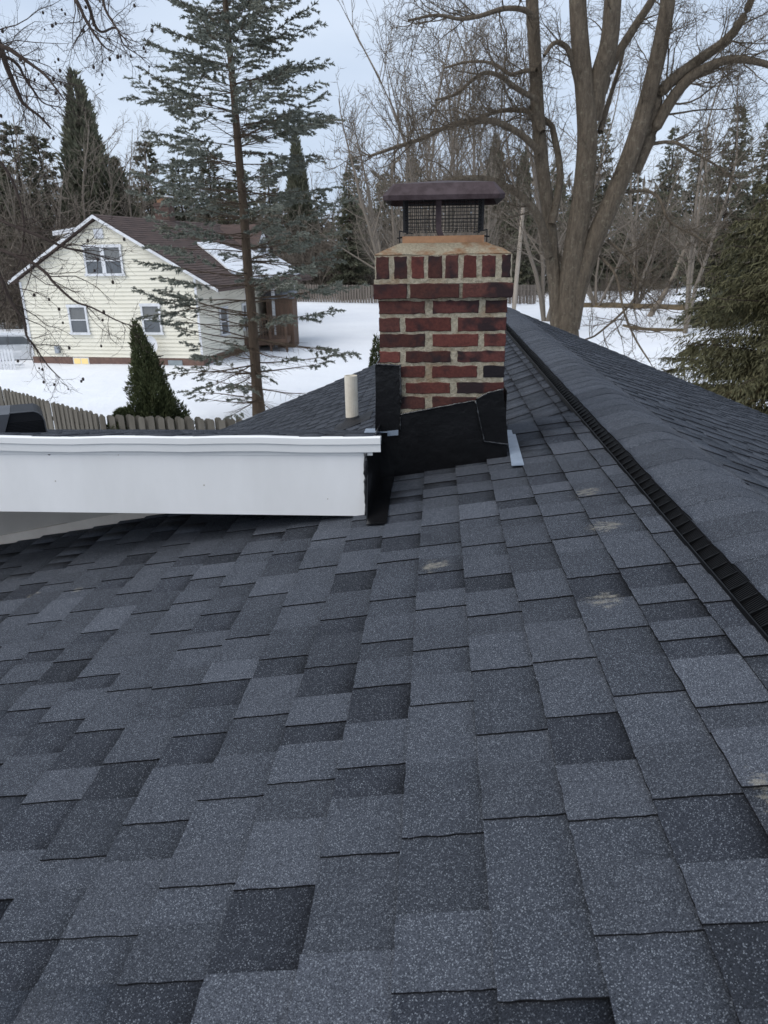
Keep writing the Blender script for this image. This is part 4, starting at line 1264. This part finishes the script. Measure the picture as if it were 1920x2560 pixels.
for (k, x, yt, Y, wd_) in [('spruceA', 20, 300, 44, 1.1), ('spire', -70, 270, 50, 1.2), ('spruceB', 95, 335, 50, 1.3), ('spire', 285, 395, 47, 1.2), ('spruceB', 355, 350, 58, 1.2), ('spruceA', 440, 390, 56, 1.1),
                          ('spruceB', 520, 385, 60, 1.3), ('spruceA', 600, 420, 58, 1.2), ('spruceB', 665, 395, 55, 1.1), ('spire', 738, 322, 60, .75), ('hemlock', 690, 470, 56, 1.0), ('spruceB', 560, 450, 50, 1.2),
                          ('spruceB', 885, 385, 74, 1.0), ('spruceA', 960, 430, 70, 1.1), ('spruceB', 1030, 395, 78, 1.1), ('hemlock', 900, 520, 66, 1.0), ('spruceA', 1100, 450, 74, 1.2), ('spire', 1150, 420, 80, 1.0), ('spire', 1240, 335, 62, .85), ('spire', 1312, 372, 64, .8),
                          ('hemlock', 1395, 400, 60, .9), ('spruceA', 1510, 290, 55, .9), ('spire', 1450, 430, 62, 1.0), ('spruceB', 1590, 420, 64, 1.2), ('hemlock', 1690, 318, 56, .72), ('spruceA', 1760, 330, 66, 1.0), ('hemlock', 1852, 262, 50, .80), ('spruceA', 1945, 290, 54, 1.1), ('hemlock', 2080, 250, 52, 1.0),
                          ('spruceB', 1290, 470, 58, 1.3), ('spruceB', 230, 430, 52, 1.2), ('spruceA', 400, 470, 50, 1.0), ('spruceB', -170, 330, 48, 1.2), ('hemlock', 870, 430, 52, .9), ('hemlock', 1310, 440, 54, .8), ('spruceA', 1075, 470, 54, 1.3), ('hemlock', 1480, 420, 54, .9), ('hemlock', 1560, 500, 52, 1.0), ('spruceB', 800, 470, 76, 1.2), ('hemlock', 760, 500, 72, 1.0), ('hemlock', 1000, 500, 84, 1.2), ('hemlock', 1200, 510, 84, 1.2), ('hemlock', 1350, 520, 80, 1.2), ('hemlock', 1640, 480, 76, 1.0), ('spruceA', 330, 480, 60, 1.4), ('hemlock', 480, 480, 62, 1.0)]:
    if 620 < x < 1420: Y += 34
    elif 1420 <= x < 1780: Y += 42
    kind_ = {'spruceA': 'broad dark layered spruce', 'spruceB': 'narrow dark layered spruce', 'spire': 'dark spire-shaped evergreen', 'hemlock': 'wide drooping dark hemlock'}[k]
    zone = 'behind the yellow house' if x < 620 else 'behind the far board fence' if x < 1420 else 'beyond the grass bank and leaning tree' if x < 1780 else 'standing behind the olive cedar'
    put(k, 'conifer_tree', kind_ + ' ' + zone, x, yt, Y, wd_, group='conifers ' + zone)

# bare deciduous trees and thickets behind
def bare(seed, Ht, stems, spread, dens, r0, sides=6):
    W = Wood(seed); r = W.r
    sp = [dict(n=1.2 * dens, ang=(22, 55), len=.36, wander=.07, trop=.15, start=.22, seg=10, sides=sides, rr=.45, tip=.12),
          dict(n=2.0 * dens, ang=(25, 60), len=.45, wander=.12, trop=.45, start=.15, seg=6, sides=4, rr=.5, min=.8, rmin=.018),
          dict(n=3.4 * dens, ang=(25, 65), len=.5, wander=.17, trop=.35, start=.15, seg=4, sides=3, rr=.55, min=.5, rmin=.012),
          dict(n=0, ang=(0, 0), len=0, wander=.2, trop=.2, start=0, seg=3, sides=3, min=.35, rmin=.010)]
    for k in range(stems):
        a = r.uniform(0, 6.28); d = (math.cos(a) * spread, math.sin(a) * spread, 1)
        W.branch((math.cos(a) * .12 * (stems > 1), math.sin(a) * .12 * (stems > 1), -.1), d, Ht * r.uniform(.8, 1.03), r0 * r.uniform(.7, 1), sp, 0)
    return W
protos['bareA'] = (bare(501, 14, 3, .22, 1.0, .16).mesh('trunk', m_twig_far), None)
protos['bareB'] = (bare(503, 14, 2, .15, 1.1, .18).mesh('trunk', m_twig_far), None)
protos['bareC'] = (bare(505, 14, 5, .32, 1.2, .11).mesh('trunk', m_twig_far), None)
def thicket(seed, Ht, n, rad, mat):
    W = Wood(seed); r = W.r
    sp = [dict(n=2.6, ang=(20, 60), len=.42, wander=.13, trop=.1, start=.15, seg=6, sides=4, rr=.5, tip=.2),
          dict(n=3.4, ang=(25, 70), len=.5, wander=.2, trop=.2, start=.1, seg=4, sides=3, rr=.55, min=.5, rmin=.011),
          dict(n=3.2, ang=(25, 70), len=.5, wander=.25, trop=.1, start=.1, seg=3, sides=3, rr=.6, min=.35, rmin=.009),
          dict(n=0, ang=(0, 0), len=0, wander=.25, trop=.1, start=0, seg=2, sides=3, min=.25, rmin=.008)]
    for k in range(n):
        a = r.uniform(0, 6.28); q = r.uniform(0, rad)
        W.branch((math.cos(a) * q, math.sin(a) * q, -.1), (r.normal(0, .35), r.normal(0, .35), 1), Ht * r.uniform(.5, 1.0), .035, sp, 0)
    return W.mesh('stems', mat)
th_me = [thicket(601, 5.5, 22, 1.6, m_twig_far), thicket(603, 4.5, 20, 1.8, m_pale)]
GB = 'bare deciduous trees in the background'
for (k, x, yt, Y, wd_, lab) in [('bareB', 1106, -60, 42, .95, 'pale straight bare tree behind the chimney cap'), ('bareA', 1010, 20, 45, 1.0, 'bare tree in the row behind the far fence'), ('bareC', 1222, 120, 40, .5, 'pale multi-stemmed bare tree between the chimney and the maple'),
                                ('bareA', 975, 120, 50, .9, 'bare tree in the row behind the far fence'), ('bareB', 1180, 10, 52, .9, 'bare tree in the row behind the far fence'), ('bareA', 1410, 60, 55, 1.0, 'bare tree in the row behind the far fence'),
                                ('bareB', 1440, 80, 48, 1.0, 'bare tree in the row behind the far fence'), ('bareA', 1800, 120, 46, 1.0, 'bare tree in the row behind the far fence'), ('bareA', 300, 330, 44, 1.0, 'thin bare tree between the yellow house and the dark spire'), ('bareB', 60, 330, 41, 1.0, 'bare tree left of the yellow house'),
                                ('bareC', 640, 400, 72, .9, 'bare tree between the yellow house and the far fence'), ('bareA', 1060, 200, 66, 1.1, 'bare tree in the row behind the far fence'), ('bareB', 960, 260, 70, 1.1, 'bare tree in the row behind the far fence'), ('bareB', 1140, 240, 70, 1.1, 'bare tree in the row behind the far fence'), ('bareA', 830, 330, 96, 1.0, 'bare tree in the row behind the far fence'), ('bareA', 1640, 240, 88, 1.0, 'bare tree in the row behind the far fence'), ('bareA', 1890, 200, 62, 1.1, 'bare tree in the row behind the far fence'), ('bareC', 1520, 430, 67, 1.7, 'pale low bare tree at the dry grass bank beside the leaning tree'), ('bareC', 1625, 450, 71, 1.7, 'pale low bare tree at the dry grass bank beside the leaning tree'), ('bareA', 130, 300, 43, 1.1, 'grey bare tree in front of the dark spire-shaped evergreen')]:
    if lab == 'bare tree in the row behind the far fence':
        lab = 'tall bare tree rising behind the chimney cap' if x < 1250 and Y < 80 else 'bare tree standing behind the maple stems' if x < 1500 else 'bare tree behind the far fence and bank'
        if x > 1780: lab = 'bare tree standing behind the olive cedar'
    t = put(k, 'bare_tree', lab, x, yt, Y, wd_, 14.0, GB)
lean = empty('leaning_tree', gpos(1637, 57)); tag(lean, 'slim pale bare tree leaning right at the edge of the lawn', 'tree')
W = Wood(77)
lp = smooth_path([gpos(1637, 57) + Vector((0, 0, -.1)), at(1678, 705, 57), at(1705, 640, 57), at(1740, 570, 57), at(1772, 505, 57), at(1800, 440, 57)])
lr = np.linspace(.22, .07, len(lp)); W.tube(lp, lr, 7)
spl = [dict(n=26, ang=(35, 80), len=.5, wander=.1, trop=.1, start=.35, seg=6, sides=4, rr=.5), dict(n=3.0, ang=(25, 65), len=.5, wander=.2, trop=.2, start=.1, seg=5, sides=3, rr=.5, min=.8, rmin=.014),
       dict(n=4.0, ang=(25, 65), len=.5, wander=.2, trop=.2, start=.1, seg=3, sides=3, rr=.6, min=.4, rmin=.010), dict(n=0, ang=(0, 0), len=0, wander=.2, trop=.2, start=0, seg=3, sides=3, min=.3, rmin=.009)]
W.spawn(lp, lr, 5.6, spl, 0)
o = link('trunk', W.mesh('trunk', m_pale), lean); o.location = -lean.location
r = random.Random(12)
spots = [(20, 40, 1.1), (110, 42, 1.2), (-60, 38, 1.1), (200, 43.5, 1.25), (1500, 71, .55), (1540, 70, .7), (1660, 68.5, .6), (1350, 76, .5), (1980, 50, 1.1)]
for k in range(62):
    x = -80 + k * 33 + r.uniform(-12, 12)
    Y = (44 if x < 330 else 54 if x < 610 else 90 if x < 1420 else 100) + r.uniform(-3, 9)
    spots.append((x, Y, r.uniform(1.1, 1.9) * (1.3 if x < 610 else 1.25)))
for (x, Y, s) in spots:
    t = empty('bare_thicket', gpos(x, Y), r.uniform(0, 6.28)); t.scale = (s, s, s * r.uniform(.85, 1.15))
    zone = 'left of and behind the yellow house' if x < 620 else 'behind the far board fence' if x < 1420 else 'beyond the dry grass bank'
    tag(t, 'tangled bare thicket of thin grey-brown stems ' + zone, 'shrub', 'bare thickets ' + zone)
    link('stems', th_me[r.randrange(2) if x > 1200 else 0], t)
# young trunks on the snow beyond the grass bank
for (x, Y, h) in [(1596, 66, 3.2), (1520, 78, 3.0), (1585, 84, 4.0), (1630, 88, 4.5), (1560, 90, 4.0), (1700, 86, 4.5), (1610, 94, 4.5)]:
    W = Wood(int(x)); W.tube(W.path((0, 0, -.1), (0, 0, 1), h + 2, 6, .03, 0), np.linspace(.11, .05, 7), 6)
    t = link('young_trunk', W.mesh('young_trunk', m_conebark)); t.location = gpos(x, Y)
    tag(t, 'thin dark trunk standing in the snow beyond the grass bank', 'tree', 'thin trunks beyond the grass bank')
# distant wood closing the gaps behind everything
fo = Fol(901); n = 40000; rr = fo.r
a = rr.uniform(-260, 260, n); hgt = 13 + 3.5 * np.sin(a * .09) + 2.2 * np.sin(a * .31 + 1) + rr.normal(0, 1.0, n)
P_ = np.column_stack([a, 118 + rr.uniform(-8, 12, n), rr.uniform(0, 1, n) ** .8 * np.maximum(3, hgt)])
fo.blades(P_, rr.normal(0, .5, (n, 3)) + np.array([0, 0, .6]), rr.uniform(.9, 2.4, n), rr.uniform(.10, .32, n))
m_wood = needle_mat('distant_wood', (.115, .102, .082), (.17, .148, .118), .12, (.10, .105, .075))
tag(link('distant_wood', fo.mesh('distant_wood', m_wood)), 'far-off mass of bare and evergreen woodland closing the view', 'woodland', kind='stuff')
# ------------------------------------------------------------------ yellow house
TH = R_(12)
yh_o = Vector((-12.335, 33.5, 0.15))
yh = empty('yellow_house', yh_o, -TH)       # local x along the gable, y back along the ridge
tag(yh, 'pale yellow clapboard house with brown roof and white trimmed windows across the snow', 'house')
m_yel = M('yellow_clapboard', (.80, .765, .655), (.76, .725, .61), 1.5, rough=.7)
m_trimw = M('white_house_trim', (.76, .77, .79), rough=.55)
m_roofb = M('brown_roof_shingle', (.115, .080, .070), (.075, .055, .050), 3.0, rough=.9, stretch=(.4, .4, 3), bdist=.01, bscale=14)
m_fbrick = M('foundation_brick', (.20, .125, .10), (.14, .09, .075), 7, rough=.9)
m_glass = M('dark_window_glass', (.075, .085, .095), (.11, .12, .13), .8, rough=.12, spec=.6)
m_curt = M('grey_curtain', (.20, .205, .205), (.15, .155, .155), 14, stretch=(8, 1, .2), rough=.9)
HPK, HW, SL, HL = 6.53, 4.40, .567, 13.5
zr = lambda x: HPK - SL * abs(x)
SR = 5.5
# walls: gable body with lapped boards
MB().prism([(-HW, .12, .3), (SR - 1.2, .12, .3), (SR - 1.2, .12, zr(SR - 1.2) - .12), (0, .12, HPK - .12), (-HW, .12, zr(HW) - .12)], (0, HL - .3, 0)).build('wall', m_yel, yh)
mb = MB(); z, lapz = .46, .172
while z < HPK - .25:
    z1 = min(z + lapz, HPK - .14)
    xl = lambda zz: -min(HW, max(.02, (HPK - .13 - zz) / SL)); xr = lambda zz: min(SR - 1.2, max(.02, (HPK - .13 - zz) / SL))
    mb.poly([(xl(z), .058, z), (xr(z), .058, z), (xr(z1), .108, z1), (xl(z1), .108, z1)])
    mb.poly([(xr(z), .058, z), (xl(z), .058, z), (xl(z), .119, z), (xr(z), .119, z)])
    z += lapz
tag(mb.build('clapboard', m_yel, yh), kind='stuff')
mb = MB(); z = .46
while z < 2.75:
    mb.poly([(SR - 1.165, .1, z), (SR - 1.165, HL - .2, z), (SR - 1.185, HL - .2, z + lapz), (SR - 1.185, .1, z + lapz)])
    z += lapz
tag(mb.build('clapboard', m_yel, yh), kind='stuff')
MB().box((-HW - .02, .07, -.25), (SR - 1.17, HL - .2, .455)).build('foundation', m_fbrick, yh)
# roof slabs, rake boards, snow lying on the right slope
rf = empty('roof', (0, 0, 0), 0, yh)
for s, xe in ((-1, HW + .38), (1, SR)):
    q = [(0, -.22, HPK + .06), (0, HL, HPK + .06), (s * xe, HL, zr(xe) + .06), (s * xe, -.22, zr(xe) + .06)]
    MB().prism(q if s < 0 else q[::-1], (0, 0, -.12)).build('roof_slab', m_roofb, rf)
    # shingle courses as thin raised strips
    mb = MB(); k = 0; L = xe / math.cos(math.atan(SL)); d = .0
    while d < L - .1:
        t0, t1 = d / L, min(1, (d + .21) / L)
        z0_, z1_ = HPK + .075 - SL * xe * t0, HPK + .095 - SL * xe * t1
        pts = [(s * xe * t0, -.21, z0_), (s * xe * t0, HL - .01, z0_), (s * xe * t1, HL - .01, z1_), (s * xe * t1, -.21, z1_)]
        mb.poly(pts if s < 0 else pts[::-1])
        d += .20
    tag(mb.build('shingle_course', m_roofb, rf), kind='stuff')
    MB().prism([(0, -.235, HPK + .05), (s * xe, -.235, zr(xe) + .05), (s * xe, -.235, zr(xe) - .08), (0, -.235, HPK - .09)], (0, .03, 0)).build('rake_board', m_trimw, rf)
r = random.Random(6)
pts = []
for i in range(13):
    y = 5.0 + i * .66; pts.append((2.15 + 1.1 * math.exp(-((i - 7) / 2.5) ** 2) - .02 * i + r.uniform(-.12, .12), y))
low = [(x, y) for x, y in ((5.1 + r.uniform(-.1, .2), 12.9 - i * .8) for i in range(12))] + [(4.6, 3.4), (3.3, 4.4)]
ol = pts + low
MB().prism([(x, y, zr(x) + .115) for x, y in ol][::-1], (0, 0, .09)).build('roof_snow', m_snow, rf)
# dormer on the left slope, gable dormer on the right slope
dm = empty('dormer', (0, 0, 0), 0, yh)
MB().prism([(-3.0, 1.6, zr(3.0)), (-1.1, 1.6, zr(1.1)), (-1.1, 1.6, 6.14), (-2.75, 1.6, 5.92), (-3.0, 1.6, 5.90)], (0, 5.0, 0)).build('dormer_wall', m_yel, dm)
MB().prism([(-3.25, 1.45, 5.92), (-.9, 1.45, 6.22), (-.9, 1.45, 6.14), (-3.25, 1.45, 5.82)][::-1], (0, 5.3, 0)).build('dormer_roof', m_trimw, dm)
MB().prism([(-3.24, 1.46, 5.935), (-.92, 1.46, 6.23), (-.92, 1.46, 6.29), (-3.24, 1.46, 6.02)][::-1], (0, 5.2, 0)).build('roof_snow', m_snow, dm)
dm = empty('dormer', (0, -1.4, 0), 0, yh)
MB().prism([(3.1, 12.2, zr(3.1) - .3), (3.1, 14.4, zr(3.1) - .3), (3.1, 14.4, 5.2), (3.1, 13.3, 6.35), (3.1, 12.2, 5.2)], (-2.0, 0, 0)).build('dormer_wall', m_trimw, dm)
for a, b in ((12.0, 13.3), (14.6, 13.3)):
    MB().prism([(3.25, a, 5.08), (3.25, b, 6.45), (.6, b, 6.45), (.6, a, 5.08)], (0, 0, .07)).build('dormer_roof', m_roofb, dm)
MB().box((3.105, 12.9, 4.75), (3.13, 13.7, 5.6)).build('dormer_window', m_glass, dm)
# windows
def window(x0, z0, x1, z1, parent, sash=2, facing='front', plane=.056):
    w_ = empty('window', (0, 0, 0), 0, parent)
    def bx(a, b, c, d, p0, p1, nm, mt):
        mb = MB()
        if facing == 'front': mb.box((a, plane - p1, b), (c, plane - p0, d))
        else: mb.box((plane + p0, a, b), (plane + p1, c, d))
        mb.build(nm, mt, w_)
    t = .09
    bx(x0 + t, z0 + t, x1 - t, z1 - t, .0, .012, 'pane', m_curt)
    bx(x0 + t, z0 + t, x1 - t, z0 + (z1 - z0) * .48, .0125, .02, 'pane', m_glass)
    bx(x0, z0 + t, x0 + t, z1 - t, 0, .06, 'frame', m_trimw); bx(x1 - t, z0 + t, x1, z1 - t, 0, .06, 'frame', m_trimw)
    bx(x0 - .03, z1 - t + .001, x1 + .03, z1 + .04, 0, .07, 'frame', m_trimw)
    bx(x0 - .05, z0 - .02, x1 + .05, z0 + t - .001, 0, .09, 'sill', m_trimw)
    bx(x0 + t, z0 + (z1 - z0) * .48, x1 - t, z0 + (z1 - z0) * .48 + .045, .021, .05, 'sash_bar', m_trimw)
window(-2.12, 1.50, -1.15, 2.79, yh); window(1.57, 1.52, 2.53, 2.83, yh)
window(-.88, 4.07, .06, 5.33, yh); window(.065, 4.07, 1.0, 5.33, yh)
for y in (2.2, 5.0, 9.0): window(y, 1.2, y + .95, 2.5, yh, facing='side', plane=SR - 1.16)
MB().box((-.22, .03, 5.62), (.22, .11, 6.02)).build('gable_vent', m_trimw, yh)
for k in range(5): MB().box((-.19, .015, 5.65 + k * .072), (.19, .029, 5.69 + k * .072)).build('vent_slat', m_trimw, yh)
m_lit, nt_, b_ = new_mat('lit_basement_window', .5)
b_.inputs['Base Color'].default_value = (.7, .55, .25, 1); b_.inputs['Emission Color'].default_value = (1, .72, .30, 1); b_.inputs['Emission Strength'].default_value = .22
bw = empty('basement_window', (0, 0, 0), 0, yh)
MB().box((-2.27, .05, .10), (-1.44, .068, .43)).build('frame', m_trimw, bw)
MB().box((-2.22, .04, .14), (-1.88, .0495, .39)).build('pane', m_lit, bw); MB().box((-1.83, .04, .14), (-1.49, .0495, .39)).build('pane', m_lit, bw)
MB().box((-3.1, -.04, .62), (-2.88, .07, .95)).build('electric_meter', M('grey_meter_box', (.35, .38, .42)), yh)
MB().box((2.6, .045, .06), (3.3, .068, .36)).build('basement_window', M('glass_block', (.30, .34, .36)), yh)
# corner boards, porch posts
for x in (-HW - .01, SR - 1.24): MB().box((x, .04, .46), (x + .11, .054, zr(x) - .2)).build('corner_board', m_trimw, yh)
for y in (3.6, 7.2, 10.6): MB().box((SR - .35, y, -.1), (SR - .2, y + .15, zr(SR - .3))).build('porch_post', m_trimw, yh)
# chimney of the yellow house
ych = empty('house_chimney', (0, 0, 0), 0, yh)
m_chb = M('far_chimney_brick', (.135, .085, .07), (.085, .06, .052), 9, rough=.9)
cp = 6.6
MB().box((-.70, cp, 5.6), (.10, cp + .6, 7.45)).build('shaft', m_chb, ych)
MB().box((-.74, cp - .04, 7.27), (.14, cp + .64, 7.38)).build('corbel', m_chb, ych)
MB().box((-.58, cp + .12, 7.451), (-.02, cp + .5, 7.70)).build('chimney_pot', M('orange_clay', (.40, .22, .13)), ych)
MB().box((-.72, cp + .0, 7.701), (.12, cp + .62, 7.77)).build('cap_slab', m_trimw, ych)
for k in range(10):
    MB().box((-.71, cp - .012, 5.75 + k * .15), (.11, cp - .001, 5.75 + k * .15 + .115)).build('brick_course', m_chb, ych)
# satellite dish
sd = empty('satellite_dish', yh_o + Matrix.Rotation(-TH, 3, 'Z') @ Vector((2.05, -.25, 1.1)), -TH)
tag(sd, 'small pale satellite dish on the yellow house wall below a window', 'dish')
mb = MB(); prev = None
for i in range(5):
    rr_ = .36 * i / 4; ri = [(math.cos(2*math.pi*k/16) * rr_, -.12 * (rr_ / .36) ** 2, math.sin(2*math.pi*k/16) * rr_ * 1.1) for k in range(16)]
    if prev:
        for k in range(16): mb.poly([prev[k], prev[(k+1) % 16], ri[(k+1) % 16], ri[k]])
    prev = ri
mb.build('reflector', m_trimw, sd, True)
mb = MB(); mb.tube([(0, 0, 0), (0, .15, -.1), (0, .33, -.1)], .02, 6); mb.build('mount_arm', m_wire, sd)
mb = MB(); mb.tube([(0, -.1, -.38), (0, -.45, -.12)], .012, 5); mb.build('feed_arm', m_wire, sd)
o = strip('green_grass_strip', [tuple((yh_o + Matrix.Rotation(-TH, 3, 'Z') @ Vector((x, -.22, 0)))[:2]) for x in (-4.3, -2, 0, 2, 4.9)], .24, m_greengrass, 'thin green grass line along the foundation of the yellow house', .06, 5, .02)

# ------------------------------------------------------------------ deck and brown shed right of the yellow house
m_deckw = M('brown_deck_wood', (.15, .095, .068), (.10, .066, .048), 5, stretch=(1, 1, .2), rough=.85)
YD = 37.5
a, b = at(556, 850, YD), at(716, 850, YD)
zd = a.z
dk = empty('wooden_deck', (a.x, YD, 0)); tag(dk, 'brown raised wooden deck with railing beside the yellow house', 'deck')
wdk = b.x - a.x
MB().box((0, 0, zd - .30), (wdk, 3.0, zd - .05)).build('deck_frame', m_deckw, dk)
for k in range(20): MB().box((0, k * .15, zd - .049), (wdk, k * .15 + .135, zd)).build('deck_board', m_deckw, dk)
n = 5
for k in range(n): MB().box((wdk * k / (n - 1) - .05, .02, -.1), (wdk * k / (n - 1) + .05, .12, zd + .95)).build('post', m_deckw, dk)
MB().box((0, .03, zd + .95), (wdk, .11, zd + 1.03)).build('top_rail', m_deckw, dk)
k = 0
while k * .14 < wdk: MB().box((k * .14, .05, zd + .08), (k * .14 + .035, .085, zd + .95)).build('baluster', m_deckw, dk); k += 1
MB().prism([(-.1, .2, zd - .1), (-1.4, .2, .05), (-1.4, .2, -.1), (-.1, .2, zd - .35)], (0, 1.0, 0)).build('stair_stringer', m_deckw, dk)
a, b = at(664, 745, 39.5), at(730, 745, 39.5)
sh = empty('brown_shed', (a.x, 39.5, 0)); tag(sh, 'small brown wooden shed at the far end of the deck', 'shed')
ws = b.x - a.x
MB().box((0, 0, -.1), (ws, 2.2, a.z - .05)).build('shed_wall', m_deckw, sh)
for k in range(9): MB().box((ws * k / 9 + .01, -.02, -.08), (ws * (k + 1) / 9 - .01, -.001, a.z - .06)).build('wall_board', m_deckw, sh)
MB().prism([(-.12, -.15, a.z - .049), (ws + .12, -.15, a.z - .049), (ws + .12, 2.3, a.z + .25), (-.12, 2.3, a.z + .25)], (0, 0, .08)).build('shed_roof', M('grey_blue_roof', (.16, .18, .21)), sh)

# ------------------------------------------------------------------ fences
m_fence = M('weathered_fence_board', (.165, .150, .125), (.105, .094, .076), 5, stretch=(1, 1, .12), rough=.9, rnd=.25)
m_farf = M('grey_fence_board', (.215, .185, .160), (.15, .13, .115), 4, stretch=(1, 1, .15), rough=.9, rnd=.2)
def picket_mesh(name, w_, h, t, mat, ear=.035):
    mb = MB(); p = [(-w_/2, 0, 0), (w_/2, 0, 0), (w_/2, 0, h - ear), (w_/2 - ear, 0, h), (-w_/2 + ear, 0, h), (-w_/2, 0, h - ear)]
    return mb.prism(p, (0, t, 0)).mesh(name, mat)
pk = picket_mesh('picket', .142, 1.80, .018, m_fence)
fn = empty('shadowbox_fence', (-6.09, 15.15, 0)); tag(fn, 'weathered grey-brown picket fence in front of the snowy yard', 'fence')
r = random.Random(14)
line = [Vector((-13.5, 22.0, 0)), Vector((-10.07, 18.79, 0)), Vector((-7.94, 16.82, 0)), Vector((-6.09, 15.15, 0)), Vector((-2.94, 14.47, 0)), Vector((2.6, 13.6, 0))]
for a, b in zip(line, line[1:]):
    d = b - a; L = d.length; t = d / L; nrm = Vector((-t.y, t.x, 0)); n = max(1, round(L / .115)); az = math.atan2(t.y, t.x)
    for k in range(n):
        side = 1 if k % 2 else -1
        p = a + t * (L * (k + .5) / n) + nrm * (side * .045)
        o = link('picket', pk, fn); o.location = p - fn.location + Vector((0, 0, r.uniform(-.02, .02) - .0)); o.rotation_euler = (0, r.uniform(-.008, .008), az)
    for zz in (.35, 1.35):
        q = [a + nrm * -.02, b + nrm * -.02]
        MB().prism([q[0] - fn.location + Vector((0, 0, zz)), q[1] - fn.location + Vector((0, 0, zz)), q[1] - fn.location + Vector((0, 0, zz + .09)), q[0] - fn.location + Vector((0, 0, zz + .09))], nrm * .038).build('rail', m_fence, fn)
pf = picket_mesh('board', .155, 1.80, .02, m_farf, .03)
ff = empty('far_board_fence', (-.45, 77.5, 0)); tag(ff, 'long grey board fence at the far edge of the snowy lawn', 'fence')
line = [Vector((-14.5, 86.5, 0)), Vector((-9.4, 82.5, 0)), Vector((-.45, 77.2, 0)), Vector((15.2, 72.2, 0))]
for a, b in zip(line, line[1:]):
    d = b - a; L = d.length; t = d / L; nrm = Vector((-t.y, t.x, 0)); n = round(L / .17); az = math.atan2(t.y, t.x)
    for k in range(n):
        p = a + t * (L * (k + .5) / n) + nrm * (.04 if k % 2 else -.04)
        o = link('board', pf, ff); o.location = p - ff.location + Vector((0, 0, r.uniform(-.03, .03))); o.rotation_euler = (0, 0, az)
    q = [a, b]
    MB().prism([q[0] - ff.location + Vector((0, 0, 1.3)), q[1] - ff.location + Vector((0, 0, 1.3)), q[1] - ff.location + Vector((0, 0, 1.4)), q[0] - ff.location + Vector((0, 0, 1.4))], nrm * .02).build('rail', m_farf, ff)
# white picket fence and snowed-in car left of the yellow house
pw = picket_mesh('picket', .10, 1.05, .02, m_trimw, .04)
wf_ = empty('white_picket_fence', (-17.2, 33.2, 0)); tag(wf_, 'white picket fence joining the left corner of the yellow house', 'fence')
for k in range(26):
    o = link('picket', pw, wf_); o.location = (-2.6 + k * .16 - .9, -.02 * k, .12)
for zz in (.35, .95): MB().box((-3.6, .02, zz), (.7, .06, zz + .08)).build('rail', m_trimw, wf_)
wf2 = empty('white_picket_fence', (-18.2, 39.2, 0)); tag(wf2, 'cream board fence behind the snowed-in car', 'fence')
for k in range(30):
    o = link('picket', pw, wf2); o.location = (-3.2 + k * .15, 0, .55); o.scale = (1.1, 1, 1.2)
for zz in (.9, 1.5): MB().box((-3.3, .02, zz), (1.4, .06, zz + .08)).build('rail', m_trimw, wf2)
cr = empty('parked_car', (-18.0, 36.2, 0), R_(8)); tag(cr, 'parked car covered with snow left of the yellow house', 'car')
m_carp = M('white_car_paint', (.62, .64, .67), rough=.3, spec=.5)
prof_c = [(-2.2, .35), (2.2, .35), (2.25, .75), (2.1, .95), (1.2, 1.05), (.6, 1.5), (-1.2, 1.55), (-1.9, 1.1), (-2.25, .95)]
MB().prism([(x, -.85, z) for x, z in prof_c], (0, 1.7, 0)).build('body', m_carp, cr)
snowp = [(-2.2, .97), (2.1, .97), (1.25, 1.15), (.62, 1.62), (-1.2, 1.68), (-1.95, 1.2)]
MB().prism([(x, -.80, z) for x, z in snowp], (0, 1.6, 0)).build('snow_cover', m_snow, cr)
MB().prism([(x, -.87, z) for x, z in [(-1.6, 1.08), (.95, 1.08), (.5, 1.44), (-1.15, 1.48)]], (0, .015, 0)).build('side_window', m_glass, cr)
for x in (-1.4, 1.4):
    for y in (-.86, .70):
        mb = MB(); mb.tube([(x, y, .32), (x, y + .16, .32)], .33, 14); mb.build('wheel', m_rubber, cr)

# ------------------------------------------------------------------ far house, pole
fh = empty('far_house', (at(800, 700, 98).x, 98, 0)); tag(fh, 'distant cream house with reddish brown roof seen behind the far fence', 'house')
m_far = M('far_cream_wall', (.50, .44, .34), rough=.8)
MB().box((-6, 0, -.1), (4.6, 7, 2.6)).build('wall', m_far, fh)
MB().prism([(-6.4, -.4, 2.5), (-6.4, 7.4, 2.5), (-6.4, 3.5, 5.2)], (11.4, 0, 0)).build('roof', m_roofb, fh)
MB().prism([(-6.3, -.36, 2.62), (4.9, -.36, 2.62), (4.9, 1.2, 3.75), (2.5, .9, 3.5), (0, 1.5, 3.95), (-3, .8, 3.45), (-6.3, 1.3, 3.8)], (0, 0, .08)).build('roof_snow', m_snow, fh)
for x in (-4.6, -1.4, 2.2):
    w_ = empty('window', (0, 0, 0), 0, fh)
    MB().box((x, -.03, .9), (x + 1.1, -.002, 2.1)).build('frame', m_trimw, w_); MB().box((x + .1, -.05, 1.0), (x + 1.0, -.031, 2.0)).build('pane', m_glass, w_)
pt_, pb_ = at(1308, 517, 50), gpos(1287, 50)
pl = empty('utility_pole', pb_); tag(pl, 'slim pale pole leaning slightly behind the chimney and the maple', 'pole')
mb = MB(); mb.tube([(0, 0, -.1), ((pt_.x - pb_.x) * .6, 0, pt_.z * .6), (pt_.x - pb_.x, 0, pt_.z)], [.15, .14, .12], 10)
mb.build('shaft', M('pale_pole_wood', (.46, .40, .33), (.34, .29, .24), 5, stretch=(1, 1, .2)), pl)
mb = MB(); mb.tube([((pt_.x - pb_.x) - .13, 0, pt_.z * .985), ((pt_.x - pb_.x) + .13, 0, pt_.z * .985)], .03, 6); mb.build('bracket', m_wire, pl)
